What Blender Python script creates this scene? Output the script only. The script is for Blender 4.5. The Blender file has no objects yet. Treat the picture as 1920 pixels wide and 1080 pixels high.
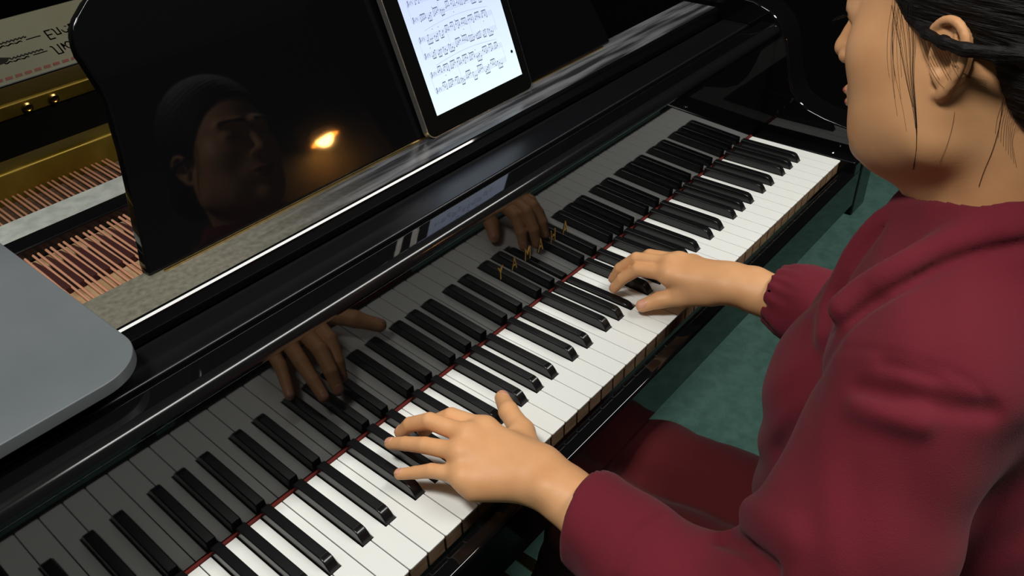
import bpy, math, random
import numpy as np
from mathutils import Vector, Matrix

C = bpy.context.scene.collection
S = bpy.context.scene
random.seed(7)

# ------------------------------------------------------------------ camera
# origin: treble end of the keyboard, front edge of the white keys, z = 0 on their tops;
# x runs along the keys (bass is negative), y towards the fallboard; the floor is at z = -0.73
cam_d = bpy.data.cameras.new('camera')
cam = bpy.data.objects.new('camera', cam_d); C.objects.link(cam)
S.camera = cam
cam_d.sensor_width = 36.0
cam_d.lens = 28.845
cam_d.clip_start = 0.02
_r = Vector((0.6391891, -0.768174, -0.03668788)); _d = Vector((-0.47048726, -0.35285985, -0.80878407)); _f = Vector((0.60834121, 0.53422714, -0.58696025))
cm = Matrix((( _r.x, -_d.x, -_f.x, -1.2598), (_r.y, -_d.y, -_f.y, -0.3778), (_r.z, -_d.z, -_f.z, 0.6393), (0, 0, 0, 1)))
cam.matrix_world = cm

# ------------------------------------------------------------------ world, lights, exposure
w = bpy.data.worlds.new('room_air'); S.world = w; w.use_nodes = True
w.node_tree.nodes['Background'].inputs[0].default_value = (0.55, 0.65, 0.75, 1)
w.node_tree.nodes['Background'].inputs[1].default_value = 0.02
S.view_settings.view_transform = 'Standard'; S.view_settings.look = 'None'
S.view_settings.gamma = 1.0; S.view_settings.use_curve_mapping = False
S.view_settings.exposure = 0.26
FLOOR = -0.73; CEIL = 1.75

def area_light(name, loc, target, sx, sy, power, col, spread=180):
    d = bpy.data.lights.new(name, 'AREA'); d.shape = 'RECTANGLE'; d.size = sx; d.size_y = sy
    d.energy = power; d.color = col; d.spread = math.radians(spread)
    o = bpy.data.objects.new(name, d); C.objects.link(o); o.location = loc
    o.rotation_euler = (Vector(target) - Vector(loc)).to_track_quat('-Z', 'Y').to_euler()
    return o
# ceiling downlight a little behind and above the player's left shoulder
area_light('ceiling_strip_light', (.05, -.85, CEIL - .03), (.05, -.60, 0), 1.90, .24, 27, (1.0, .98, .93), 180)
area_light('ceiling_downlight', (-1.45, .03, CEIL - .03), (-.80, .05, .1), .40, .40, 9.0, (1.0, .97, .91), 110)
area_light('ceiling_panel_light', (-2.1, .9, CEIL - .02), (-2.1, .9, 0), .6, .6, 3.0, (.80, .90, 1.0))
LAMP = Vector((1.26, -2.86, .985))      # under the wall lamp's dome, facing down
pl = bpy.data.lights.new('lamp_bulb', 'POINT'); pl.energy = 12; pl.color = (1.0, .50, .13); pl.shadow_soft_size = .05
plo = bpy.data.objects.new('lamp_bulb', pl); C.objects.link(plo); plo.location = LAMP

# ------------------------------------------------------------------ materials
def mat(name, col=(.5, .5, .5), rough=.5, metal=0, ior=1.5, spec=.5, coat=0, emit=None, estr=0, sheen=0):
    m = bpy.data.materials.new(name); m.use_nodes = True
    b = m.node_tree.nodes['Principled BSDF']
    b.inputs['Base Color'].default_value = (*col, 1); b.inputs['Roughness'].default_value = rough
    b.inputs['Metallic'].default_value = metal; b.inputs['IOR'].default_value = ior
    b.inputs['Specular IOR Level'].default_value = spec; b.inputs['Coat Weight'].default_value = coat
    if emit: b.inputs['Emission Color'].default_value = (*emit, 1); b.inputs['Emission Strength'].default_value = estr
    if sheen: b.inputs['Sheen Weight'].default_value = sheen
    return m
def nodes(m): return m.node_tree.nodes, m.node_tree.links, m.node_tree.nodes['Principled BSDF']
def noise_mix(m, c1, c2, scale, detail=4, stretch=(1, 1, 1), lo=.35, hi=.65, rough=None, bump=0, bscale=None, coord='Object'):
    n, l, b = nodes(m)
    tc = n.new('ShaderNodeTexCoord'); mp = n.new('ShaderNodeMapping'); mp.inputs['Scale'].default_value = stretch
    l.new(tc.outputs[coord], mp.inputs[0])
    t = n.new('ShaderNodeTexNoise'); t.inputs['Scale'].default_value = scale; t.inputs['Detail'].default_value = detail
    l.new(mp.outputs[0], t.inputs[0])
    r = n.new('ShaderNodeValToRGB'); r.color_ramp.elements[0].position = lo; r.color_ramp.elements[1].position = hi
    r.color_ramp.elements[0].color = (*c1, 1); r.color_ramp.elements[1].color = (*c2, 1)
    l.new(t.outputs[0], r.inputs[0]); l.new(r.outputs[0], b.inputs['Base Color'])
    if rough:
        rr = n.new('ShaderNodeMapRange'); rr.inputs[3].default_value = rough[0]; rr.inputs[4].default_value = rough[1]
        rr.inputs[1].default_value = lo; rr.inputs[2].default_value = hi
        l.new(t.outputs[0], rr.inputs[0]); l.new(rr.outputs[0], b.inputs['Roughness'])
    if bump:
        t2 = n.new('ShaderNodeTexNoise'); t2.inputs['Scale'].default_value = bscale or scale; t2.inputs['Detail'].default_value = 3
        l.new(mp.outputs[0], t2.inputs[0])
        bp = n.new('ShaderNodeBump'); bp.inputs['Strength'].default_value = bump; bp.inputs['Distance'].default_value = .002
        l.new(t2.outputs[0], bp.inputs['Height']); l.new(bp.outputs[0], b.inputs['Normal'])
    return m

M = {}
M['gloss'] = mat('black_lacquer', (.003, .003, .0035), .035, ior=1.5)
M['satin'] = mat('black_satin', (.004, .004, .005), .32)
M['matte'] = mat('black_matte', (.004, .0035, .003), .85, spec=.1)
M['ivory'] = mat('white_key_plastic', (.82, .83, .80), .28)
M['ebony'] = mat('black_key_plastic', (.006, .006, .0065), .22)
M['keywood'] = noise_mix(mat('key_wood', rough=.6), (.17, .105, .06), (.30, .19, .11), 40, stretch=(1, 1, 6))
M['felt_red'] = mat('red_felt', (.13, .010, .006), .95)
M['gold_letter'] = mat('gold_letter', (.36, .22, .05), .34, metal=1)
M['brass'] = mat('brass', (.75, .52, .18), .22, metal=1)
M['plate'] = noise_mix(mat('gold_paint_plate', rough=.38, metal=.75), (.15, .095, .009), (.20, .13, .016), 14, rough=(.3, .5))
M['copper'] = mat('copper_winding', (.88, .44, .27), .4, metal=.2)
M['felt_tan'] = noise_mix(mat('tan_felt', rough=.95), (.36, .22, .10), (.58, .40, .22), 45)
M['felt_maroon'] = mat('maroon_felt', (.055, .010, .008), .95)
M['rail_grey'] = noise_mix(mat('grey_felt_rail', rough=.9), (.50, .53, .48), (.66, .69, .62), 60)
M['brownwood'] = noise_mix(mat('brown_wood', rough=.7), (.045, .022, .012), (.09, .05, .028), 30, stretch=(1, 8, 1))
M['board'] = noise_mix(mat('grey_board', rough=.42), (.115, .13, .14), (.14, .155, .165), 6, rough=(.36, .48))
M['boardrim'] = mat('board_rim', (.55, .58, .55), .3, metal=.6)
M['chrome'] = mat('chrome', (.8, .8, .8), .1, metal=1)
M['bezel'] = mat('tablet_glass', (.004, .004, .004), .04)
M['alu'] = mat('tablet_aluminium', (.62, .60, .56), .3, metal=.9)
M['ink'] = mat('screen_ink', (.0, .0, .0), .6, emit=(.22, .25, .46), estr=.42)
M['ink_line'] = mat('screen_line', (.0, .0, .0), .6, emit=(.45, .50, .72), estr=.85)
M['ink_dark'] = mat('screen_black', (.0, .0, .0), .5)
M['paper'] = noise_mix(mat('cream_paper', rough=.8), (.40, .39, .26), (.46, .44, .31), 8)
M['print'] = mat('print_ink', (.03, .03, .025), .8)
M['print_red'] = mat('print_red', (.45, .16, .13), .8)
M['skin_nail'] = mat('fingernail', (.70, .34, .22), .35)
M['lampshade'] = mat('lampshade', (.8, .5, .2), .8, emit=(1.0, .40, .04), estr=2.2)
M['lamp_metal'] = mat('lamp_metal', (.05, .035, .02), .4, metal=.8)
M['wall'] = noise_mix(mat('dark_wall', rough=.9), (.13, .12, .10), (.15, .14, .115), 3)
M['blackwall'] = mat('black_backdrop_wall', (.004, .0045, .004), .95, spec=.1)  # black put on the right wall to keep that side dark
M['lip'] = mat('worn_lacquer', (.006, .006, .0065), .14)
M['ceil'] = mat('ceiling_paint', (.62, .62, .60), .95)
M['shoe'] = mat('black_leather', (.006, .006, .006), .35)
M['bench'] = mat('bench_leather', (.006, .006, .006), .4)

# screen: glows, a little bluer at the top
m = M['screen'] = mat('tablet_screen', (0, 0, 0), .08)
n, l, b = nodes(m)
tc = n.new('ShaderNodeTexCoord'); sp = n.new('ShaderNodeSeparateXYZ'); l.new(tc.outputs['Generated'], sp.inputs[0])
cr = n.new('ShaderNodeValToRGB'); cr.color_ramp.elements[0].color = (.80, .95, 1.0, 1); cr.color_ramp.elements[1].color = (.50, .56, .98, 1)
l.new(sp.outputs[2], cr.inputs[0]); l.new(cr.outputs[0], b.inputs['Emission Color']); b.inputs['Emission Strength'].default_value = .92

# carpet
m = M['carpet'] = mat('green_carpet', (.03, .08, .06), .98, spec=.1)
noise_mix(m, (.075, .165, .14), (.105, .215, .185), 35, detail=10, bump=.7, bscale=300)

# dusty ledge: lacquer under uneven dust, wiped streaks towards the treble side
m = M['ledge'] = mat('dusty_lacquer', rough=.4)
n, l, b = nodes(m)
tc = n.new('ShaderNodeTexCoord')
t1 = n.new('ShaderNodeTexNoise'); t1.inputs['Scale'].default_value = 160; t1.inputs['Detail'].default_value = 6
mp = n.new('ShaderNodeMapping'); mp.inputs['Scale'].default_value = (6, 90, 1); l.new(tc.outputs['Object'], mp.inputs[0])
t2 = n.new('ShaderNodeTexNoise'); t2.inputs['Scale'].default_value = 1.0; t2.inputs['Detail'].default_value = 5; l.new(mp.outputs[0], t2.inputs[0])
l.new(tc.outputs['Object'], t1.inputs[0])
sx = n.new('ShaderNodeSeparateXYZ'); l.new(tc.outputs['Object'], sx.inputs[0])
mr = n.new('ShaderNodeMapRange'); mr.inputs[1].default_value = -.95; mr.inputs[2].default_value = -.72; l.new(sx.outputs[0], mr.inputs[0])
dust = n.new('ShaderNodeValToRGB'); dust.color_ramp.elements[0].position = .3; dust.color_ramp.elements[1].position = .7
dust.color_ramp.elements[0].color = (.095, .09, .068, 1); dust.color_ramp.elements[1].color = (.17, .16, .125, 1); l.new(t1.outputs[0], dust.inputs[0])
wipe = n.new('ShaderNodeValToRGB'); wipe.color_ramp.elements[0].position = .42; wipe.color_ramp.elements[1].position = .62
wipe.color_ramp.elements[0].color = (.022, .023, .026, 1); wipe.color_ramp.elements[1].color = (.15, .15, .16, 1); l.new(t2.outputs[0], wipe.inputs[0])
mx = n.new('ShaderNodeMix'); mx.data_type = 'RGBA'; l.new(mr.outputs[0], mx.inputs[0]); l.new(dust.outputs[0], mx.inputs[6]); l.new(wipe.outputs[0], mx.inputs[7])
l.new(mx.outputs[2], b.inputs['Base Color'])
mr2 = n.new('ShaderNodeMapRange'); mr2.inputs[3].default_value = .55; mr2.inputs[4].default_value = .22; l.new(mr.outputs[0], mr2.inputs[0]); l.new(mr2.outputs[0], b.inputs['Roughness'])

# skin
m = M['skin'] = mat('skin', (.62, .33, .19), .5, spec=.35)
noise_mix(m, (.68, .335, .15), (.77, .41, .195), 22, detail=3, lo=.3, hi=.7, bump=.05, bscale=500)
nodes(m)[2].inputs['Subsurface Weight'].default_value = .06
nodes(m)[2].inputs['Subsurface Radius'].default_value = (.7, .4, .3); nodes(m)[2].inputs['Subsurface Scale'].default_value = .003
nodes(m)[2].inputs['Roughness'].default_value = .5
M['lips'] = mat('lips', (.42, .10, .08), .4)
# cloth
def cloth(name, a, b_):
    m = mat(name, a, .85, spec=.15, sheen=.05)
    noise_mix(m, a, b_, 9, detail=3, bump=.22, bscale=900)
    m.node_tree.nodes['Principled BSDF'].inputs['Sheen Roughness'].default_value = .6
    return m
M['blouse'] = cloth('maroon_crepe', (.125, .0105, .020), (.148, .0125, .024))
M['trousers'] = cloth('dark_maroon_cloth', (.075, .0065, .009), (.088, .008, .011))
m = M['hair'] = mat('black_hair', (.006, .0045, .004), .62, spec=.25)
n, l, b = nodes(m)
tc = n.new('ShaderNodeTexCoord'); mp = n.new('ShaderNodeMapping'); mp.inputs['Scale'].default_value = (60, 12, 200); mp.inputs['Rotation'].default_value = (.5, 0, .2)
l.new(tc.outputs['Object'], mp.inputs[0]); t = n.new('ShaderNodeTexNoise'); t.inputs['Scale'].default_value = 3; t.inputs['Detail'].default_value = 3; l.new(mp.outputs[0], t.inputs[0])
bp = n.new('ShaderNodeBump'); bp.inputs['Strength'].default_value = .6; bp.inputs['Distance'].default_value = .004; l.new(t.outputs[0], bp.inputs['Height']); l.new(bp.outputs[0], b.inputs['Normal'])

# ------------------------------------------------------------------ mesh helpers
class MB:
    """collects shapes, then links them as ONE mesh object"""
    def __init__(s): s.v = []; s.f = []; s.mi = []; s.sm = []
    def add(s, vs, fs, mi=0, smooth=False):
        o = len(s.v); s.v += [tuple(map(float, p)) for p in vs]; s.f += [tuple(i + o for i in f) for f in fs]
        s.mi += [mi] * len(fs); s.sm += [smooth] * len(fs)
        return s
    def box(s, x0, x1, y0, y1, z0, z1, mi=0):
        return s.add([(x0, y0, z0), (x1, y0, z0), (x1, y1, z0), (x0, y1, z0), (x0, y0, z1), (x1, y0, z1), (x1, y1, z1), (x0, y1, z1)],
                     [(0, 3, 2, 1), (4, 5, 6, 7), (0, 1, 5, 4), (1, 2, 6, 5), (2, 3, 7, 6), (3, 0, 4, 7)], mi)
    def prism(s, prof, a, b, axis='x', mi=0, smooth=False):
        """closed 2-D profile swept between a and b; axis x: prof=(y,z); axis z: prof=(x,y); axis y: prof=(x,z)"""
        def P(u, v, t): return {'x': (t, u, v), 'y': (u, t, v), 'z': (u, v, t)}[axis]
        n_ = len(prof); vs = [P(u, v, a) for u, v in prof] + [P(u, v, b) for u, v in prof]
        ar = sum(prof[i][0] * prof[(i + 1) % n_][1] - prof[(i + 1) % n_][0] * prof[i][1] for i in range(n_))
        flip = (ar > 0) != (axis in 'xz'); flip = flip != (b < a)
        side = [(i, (i + 1) % n_, n_ + (i + 1) % n_, n_ + i) for i in range(n_)]
        caps = [tuple(range(n_))[::-1], tuple(range(n_, 2 * n_))]
        if flip: side = [f[::-1] for f in side]; caps = [f[::-1] for f in caps]
        s.add(vs, side, mi, smooth); o = len(s.v) - 2 * n_
        s.f += [tuple(i + o for i in f) for f in caps]; s.mi += [mi] * 2; s.sm += [False] * 2
        return s
    def tube(s, pts, r, seg=10, mi=0, caps=True):
        pts = [Vector(p) for p in pts]; rs = r if hasattr(r, '__len__') else [r] * len(pts)
        vs = []; fs = []; up = None
        for i, p in enumerate(pts):
            d = (pts[min(i + 1, len(pts) - 1)] - pts[max(i - 1, 0)]).normalized()
            if up is None: up = Vector((0, 0, 1)) if abs(d.z) < .9 else Vector((1, 0, 0))
            a = d.cross(up).normalized(); b_ = a.cross(d).normalized(); up = b_
            for k in range(seg):
                t = 2 * math.pi * k / seg; vs.append(p + (a * math.cos(t) + b_ * math.sin(t)) * rs[i])
        for i in range(len(pts) - 1):
            for k in range(seg):
                k2 = (k + 1) % seg; fs.append((i * seg + k, (i + 1) * seg + k, (i + 1) * seg + k2, i * seg + k2))
        s.add(vs, fs, mi, True)
        if caps:
            o = len(s.v) - len(vs)
            s.f += [tuple(o + k for k in range(seg)), tuple(o + (len(pts) - 1) * seg + k for k in range(seg))[::-1]]; s.mi += [mi] * 2; s.sm += [False] * 2
        return s
    def lathe(s, prof, cx, cy, seg=32, mi=0):
        vs = []; fs = []; n_ = len(prof)
        for k in range(seg):
            t = 2 * math.pi * k / seg
            for r, z in prof: vs.append((cx + r * math.cos(t), cy + r * math.sin(t), z))
        for k in range(seg):
            k2 = (k + 1) % seg
            for i in range(n_ - 1): fs.append((k * n_ + i, k2 * n_ + i, k2 * n_ + i + 1, k * n_ + i + 1))
        return s.add(vs, fs, mi, True)
    def build(s, name, mats, parent=None, bevel=0, seg=2):
        me = bpy.data.meshes.new(name); me.from_pydata(s.v, [], s.f)
        for m_ in (mats if isinstance(mats, (list, tuple)) else [mats]): me.materials.append(m_)
        me.polygons.foreach_set('material_index', s.mi); me.polygons.foreach_set('use_smooth', s.sm); me.update()
        o = bpy.data.objects.new(name, me); C.objects.link(o)
        if parent: o.parent = parent; o.matrix_parent_inverse = parent.matrix_world.inverted()
        if bevel:
            bm_ = o.modifiers.new('edge', 'BEVEL'); bm_.width = bevel; bm_.segments = seg; bm_.limit_method = 'ANGLE'; bm_.angle_limit = math.radians(40)
            bm_.harden_normals = False
            for p in me.polygons: p.use_smooth = True
            o.modifiers.new('wn', 'WEIGHTED_NORMAL').keep_sharp = True
        return o
def tag(o, label=None, cat=None, group=None, kind=None):
    if label: o['label'] = label
    if cat: o['category'] = cat
    if group: o['group'] = group
    if kind: o['kind'] = kind
    return o
def empty(name, loc, label, cat, group=None):
    o = bpy.data.objects.new(name, None); C.objects.link(o); o.location = loc; o.empty_display_size = .05
    bpy.context.view_layer.update()
    return tag(o, label, cat, group)
def arc(cx, cy, r, a0, a1, n_=6):
    return [(cx + r * math.cos(math.radians(a0 + (a1 - a0) * i / n_)), cy + r * math.sin(math.radians(a0 + (a1 - a0) * i / n_))) for i in range(n_ + 1)]
def text_mesh(body, size, extrude, shear=0, spacing=1.0):
    cu = bpy.data.curves.new('t', 'FONT'); cu.body = body; cu.size = size; cu.extrude = extrude; cu.shear = shear; cu.space_character = spacing
    o = bpy.data.objects.new('t', cu); C.objects.link(o)
    dg = bpy.context.evaluated_depsgraph_get(); me = bpy.data.meshes.new_from_object(o.evaluated_get(dg))
    bpy.data.objects.remove(o); bpy.data.curves.remove(cu)
    return me

# ------------------------------------------------------------------ room
X0, X1, Y0, Y1 = -3.2, 1.72, -3.0, 3.4
tag(MB().box(X0, X1, Y0, Y1, FLOOR - .05, FLOOR).build('floor', M['carpet']), kind='structure')
tag(MB().box(X0, X1, Y0, Y1, CEIL, CEIL + .05).build('ceiling', M['ceil']), kind='structure')
tag(MB().box(X0 - .1, X0, Y0, Y1, FLOOR, CEIL).build('wall_left', M['wall']), kind='structure')
tag(MB().box(X1, X1 + .1, Y0, Y1, FLOOR, CEIL).build('wall_right', M['blackwall']), kind='structure')  # set close as an added dark backdrop that ends the carpet
tag(MB().box(X0, X1, Y0 - .1, Y0, FLOOR, CEIL).build('wall_front', M['wall']), kind='structure')
tag(MB().box(X0, X1, Y1, Y1 + .1, FLOOR, CEIL).build('wall_back', M['wall']), kind='structure')

# ------------------------------------------------------------------ the piano
piano = empty('grand_piano', (-.61, .6, FLOOR), 'black lacquered grand piano with its fallboard open and music desk raised', 'piano')
P = .0235; FBY = .159; FBS = -.039
def fb(z): return FBY + FBS * z
def note(i): return 'C' if i == 0 else 'BAGFEDC'[(i - 1) % 7]
OFF = {1: -.18, 2: 0.0, 3: .18, 5: -.13, 6: .13}
blacks = {}
for j in range(2, 52):
    k = (j - 1) % 7
    if k in OFF: blacks[j] = -(j + OFF[k]) * P
BLK_PRESSED = 23      # the sharp under the right hand's index finger
WHITE_PRESSED = ()
def white_key(i):
    g = .0005; xr = -i * P - g; xl = -(i + 1) * P + g; cw = .0072; yb = .1565; yc = .0525
    r = .0012
    out = [(xl + r, 0), (xr - r, 0), (xr, r)]
    if i in blacks and blacks[i] - cw < xr: out += [(xr, yc), (blacks[i] - cw, yc), (blacks[i] - cw, yb)]
    else: out += [(xr, yb)]
    j = i + 1
    if j in blacks and blacks[j] + cw > xl: out += [(blacks[j] + cw, yb), (blacks[j] + cw, yc), (xl, yc)]
    else: out += [(xl, yb)]
    out += [(xl, r)]
    mb = MB().prism(out, -.0024, 0, 'z', 0)
    ins = .0007
    body = [(min(max(x, xl + ins), xr - ins), max(y, .0018)) for x, y in out]
    mb.prism(body, -.023, -.0024, 'z', 1)
    o = mb.build('white_key', [M['ivory'], M['keywood']], piano, bevel=.0005)
    if i in WHITE_PRESSED: o.location.z -= .004
    return o
for i in range(52): white_key(i)
def black_key(j):
    x = blacks[j]; wb, wt = .0063, .0053; y0, y1, y2 = .053, .0625, .1555; zt = .0122
    prof = [(y0, -.004), (y0, .0005), (y0 + .0035, .0062), (y0 + .0068, .0103), (y1 + .001, .0119), (y1 + .005, zt), (y2, zt), (y2, -.004)]
    n_ = len(prof); vs = []
    for s_ in (-1, 1):
        for (y, z) in prof:
            t = max(0, min(1, (z + .004) / .0162)); vs.append((x + s_ * (wb + (wt - wb) * t), y, z))
    fs = [tuple(range(n_)), tuple(range(n_, 2 * n_))[::-1]] + [(i, n_ + i, n_ + (i + 1) % n_, (i + 1) % n_) for i in range(n_)]
    fs = [f[::-1] for f in fs]
    o = MB().add(vs, fs).build('black_key', M['ebony'], piano, bevel=.0013, seg=3)
    if j == BLK_PRESSED: o.location.z -= .0085
    return o
for j in blacks: black_key(j)

# keybed, keyslip, key blocks
MB().box(-1.252, .03, .024, .62, -.11, -.045).build('keybed', M['satin'], piano, bevel=.003)
MB().prism([(-.0035, -.018), (-.0035, -.09), (-.026, -.09), (-.026, -.022), (-.024, -.018)], -1.252, .03, 'x').build('keyslip', M['gloss'], piano, bevel=.003, seg=3)
for xa, xb in ((.0008, .0298), (-1.2518, -1.2228)):
    kb = MB().prism([(-.0255, -.09), (-.0255, -.003), (-.022, .002), (.154, .002), (.154, -.09)], xa, xb, 'x').build('key_block', M['gloss'], piano, bevel=.002, seg=3)
    xm = (xa + xb) / 2
    MB().lathe([(.0, .0035), (.0018, .0033), (.0028, .002)], xm, .02, 16).build('screw', M['chrome'], kb)
# fallboard: leaning slightly to the player, rounded lip along its top
sl = lambda z: fb(z)
prof = [(sl(.004), .004), (sl(.1703), .1703)]
yf = sl(.176) - .0030
lip = [(sl(.1700) - .0002, .1705), (yf, .1735)] + arc(yf + .012, .1757, .012, 180, 90, 28)
prof += lip + [(.1815, .1877), (.1835, .1865), (.185, .183), (.185, .004)]
fbd = MB().prism(prof, -1.2515, .0295, 'x').build('fallboard', [M['gloss'], M['lip']], piano)
for q_ in fbd.data.polygons:
    if .1757 < q_.center.z < .1885 and q_.normal.y < -.03 and abs(q_.normal.x) < .5: q_.material_index = 1
    q_.use_smooth = False
MB().box(-1.2225, -.0005, fb(0) - .0022, fb(0) + .004, -.0015, .0022).build('felt_strip', M['felt_red'], fbd)
for k, ch in enumerate('YAMAHA'):
    me = text_mesh(ch, .027, .0003)
    xs = [v.co.x for v in me.vertices]; ys = [v.co.y for v in me.vertices]; wd = max(xs) - min(xs); x0 = min(xs); y0 = min(ys)
    cx = -.672 + k * .0254
    for v in me.vertices:
        lx = (v.co.x - x0 - wd / 2) * .60; lz = .0775 + (v.co.y - y0); d = v.co.z
        v.co = (cx + lx, fb(lz) - .0004 - d, lz)
    me.materials.append(M['gold_letter'])
    o = bpy.data.objects.new('gold_letter', me); C.objects.link(o); o.parent = fbd; o.matrix_parent_inverse = fbd.matrix_world.inverted()
# recess rail behind the fallboard and music shelf
MB().box(-1.2515, .0295, .203, .2515, .150, .179).build('lock_rail', M['satin'], piano, bevel=.003, seg=3)
MB().box(-1.2515, .0295, .1825, .256, -.04, .128).build('rail_base', M['satin'], piano)
shelf = MB().prism([(.2565, .176), (.2565, .1945)] + [(.2615 - .005 * math.cos(math.radians(a)), .1950 + .005 * math.sin(math.radians(a))) for a in (0, 30, 60, 90)] + [(.322, .200), (.322, .176)], -1.245, .018, 'x')
shelf = shelf.build('music_shelf', [M['ledge'], M['gloss']], piano)
for p in shelf.data.polygons:
    if p.normal.y < -.2: p.material_index = 1
MB().box(-1.2515, .0295, .262, .318, .04, .1755).build('shelf_rail', M['gloss'], piano, bevel=.002)

# music desk: scrolled outline in a plane leaning back
DS = .385; DY = .31
def desk_pt(x, z, off=0):
    n_ = math.hypot(1, DS); return (x, DY + DS * (z - .2) + off / n_, z - off * DS / n_)
left = [(-.9992, .2015), (-.9975, .212), (-.992, .228), (-.987, .247), (-.980, .267), (-.974, .2875), (-.968, .310), (-.963, .333), (-.9595, .350), (-.9592, .362), (-.9608, .374), (-.9622, .3855), (-.9635, .392), (-.9625, .400), (-.9600, .408), (-.956, .415), (-.950, .421), (-.936, .431), (-.915, .441), (-.88, .449)]
XC = -.611
outl = left + [(2 * XC - x, z) for x, z in left[::-1]]
vs = [desk_pt(x, z) for x, z in outl] + [desk_pt(x, z, .016) for x, z in outl]; n_ = len(outl)
fs = [tuple(range(n_)), tuple(range(n_, 2 * n_))[::-1]] + [(i, n_ + i, n_ + (i + 1) % n_, (i + 1) % n_) for i in range(n_)]
desk = MB().add(vs, fs).build('music_desk', M['gloss'], piano, bevel=.0022, seg=3)
import bmesh
_b = bmesh.new(); _b.from_mesh(desk.data); bmesh.ops.recalc_face_normals(_b, faces=_b.faces); _b.to_mesh(desk.data); _b.free()
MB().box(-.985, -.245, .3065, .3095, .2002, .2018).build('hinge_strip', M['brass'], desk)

# open inside of the piano behind the desk
ins = MB().box(-1.30, .09, .62, 1.62, -.02, .02).build('soundboard', M['matte'], piano)
rim = MB()
for xa, xb in ((.03, .088), (-1.31, -1.252)):
    rim.prism([(-.028, -.112), (-.028, .034), (-.024, .040), (.009, .044), (.05, .050), (.080, .058), (.100, .069), (.113, .087), (.121, .110), (.127, .137), (.135, .163), (.149, .188), (.170, .206), (.200, .217), (.26, .222), (1.62, .222), (1.62, -.112)], xa, xb, 'x')
rim.box(-1.31, .088, 1.62, 1.68, -.112, .222)
rim.build('case_rim', M['gloss'], piano, bevel=.004, seg=3)
# bass strings in pairs over a tan felt bed, with dark dampers between the pairs
MB().box(-1.245, -.02, .30, .62, .055, .078).build('string_bed', M['matte'], piano)
MB().box(-1.245, -.60, .44, .532, .079, .090).build('felt_bed', M['felt_tan'], piano, bevel=.003)
MB().box(-1.245, -.60, .604, .628, .080, .094).build('felt_block', M['felt_tan'], piano, bevel=.002)
PIT = .0163
for k in range(17):
    x = -1.083 + k * PIT
    for dx in (-.0032, .0032):
        pts = [(x + dx - .0015, .440, .094), (x + dx - .001, .48, .0955), (x + dx, .53, .0970), (x + dx + .001, .60, .0985), (x + dx + .002, .66, .100), (x + dx + .004, .80, .102)]
        MB().tube(pts, (.0017 if k % 2 else .0018), 8).build('bass_string', M['copper'], piano)
    if k < 16:
        xm = x + PIT / 2
        out = [(xm - .0046, .528), (xm + .0046, .528), (xm + .0048, .575), (xm + .0040, .600), (xm + .0022, .614), (xm, .620), (xm - .0022, .614), (xm - .0040, .600), (xm - .0048, .575)]
        MB().prism(out, .080, .099, 'z').build('damper', M['felt_maroon'], piano, bevel=.0015)
MB().box(-1.245, -.02, .630, .664, .080, .112).build('damper_rail', M['satin'], piano, bevel=.003)
MB().box(-1.245, -.02, .670, .730, .082, .1045).build('felt_rail', M['rail_grey'], piano, bevel=.003)
MB().box(-1.245, -.02, .734, .798, .082, .094).build('hammer_bed', M['brownwood'], piano)
MB().prism([(.800, .05), (.800, .1325), (.803, .1365), (.808, .1375), (.850, .133), (.850, .05)], -1.245, -.02, 'x').build('plate_bar', M['plate'], piano, bevel=.0015)
MB().box(-1.245, -.02, 1.102, 1.158, .02, .0930).build('bar_support', M['matte'], piano)
gb = MB().prism([(1.098, .0935), (1.098, .1150), (1.102, .1195), (1.108, .1200), (1.142, .1245), (1.160, .1255), (1.160, .0935)], -1.245, -.02, 'x').build('plate_bar', M['plate'], piano, bevel=.0015)
for x in (-.797, -.752):
    mb = MB(); seg = 20
    for (r0, ya, r1, yb) in ((.0085, 1.0975, .0085, 1.093), (.0085, 1.093, .0055, 1.0915), (.0055, 1.0915, .005, 1.0945), (.005, 1.0945, .0001, 1.0945)):
        vs = [(x + r * math.cos(2 * math.pi * k / seg), y, .104 + r * math.sin(2 * math.pi * k / seg)) for r, y in ((r0, ya), (r1, yb)) for k in range(seg)]
        mb.add(vs, [(k, (k + 1) % seg, seg + (k + 1) % seg, seg + k) for k in range(seg)], 0, True)
    mb.build('plate_bolt', M['brass'], gb)
# legs with castors, lyre with pedals
for (x, y) in ((-1.20, .56), (-.02, .56), (-.61, 1.40)):
    lg = MB().prism([(x - .05, y - .05), (x + .05, y - .05), (x + .05, y + .05), (x - .05, y + .05)], -.64, -.112, 'z').build('leg', M['gloss'], piano, bevel=.006, seg=3)
    MB().lathe([(0, FLOOR + .09), (.022, FLOOR + .09), (.03, FLOOR + .06), (.03, FLOOR + .012), (.02, FLOOR), (0, FLOOR)], x, y, 20).build('castor', M['brass'], lg)
ly = MB().box(-.66, -.63, .34, .37, -.66, -.112).box(-.59, -.56, .34, .37, -.66, -.112).box(-.70, -.52, .31, .40, -.685, -.64).build('pedal_lyre', M['gloss'], piano, bevel=.004)
for x in (-.665, -.61, -.555):
    MB().prism([(x - .010, .16), (x + .010, .16), (x + .013, .19), (x + .008, .32), (x - .008, .32), (x - .013, .19)], -.668, -.661, 'z').build('pedal', M['brass'], ly, bevel=.002)

# ------------------------------------------------------------------ grey board over the bass end
R_ = .044; bx1, by0, bx0, by1 = -1.066, .184, -1.249, .49
out = [(bx0, by0)] + arc(bx1 - R_, by0 + R_, R_, -90, 0, 14) + [(bx1, by1), (bx0, by1)]
bd = MB().prism(out, .2005, .2125, 'z').build('board', M['board'], None, bevel=.0012)
tag(bd, 'flat grey board with a rounded corner lying over the bass end of the piano', 'board')

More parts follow.
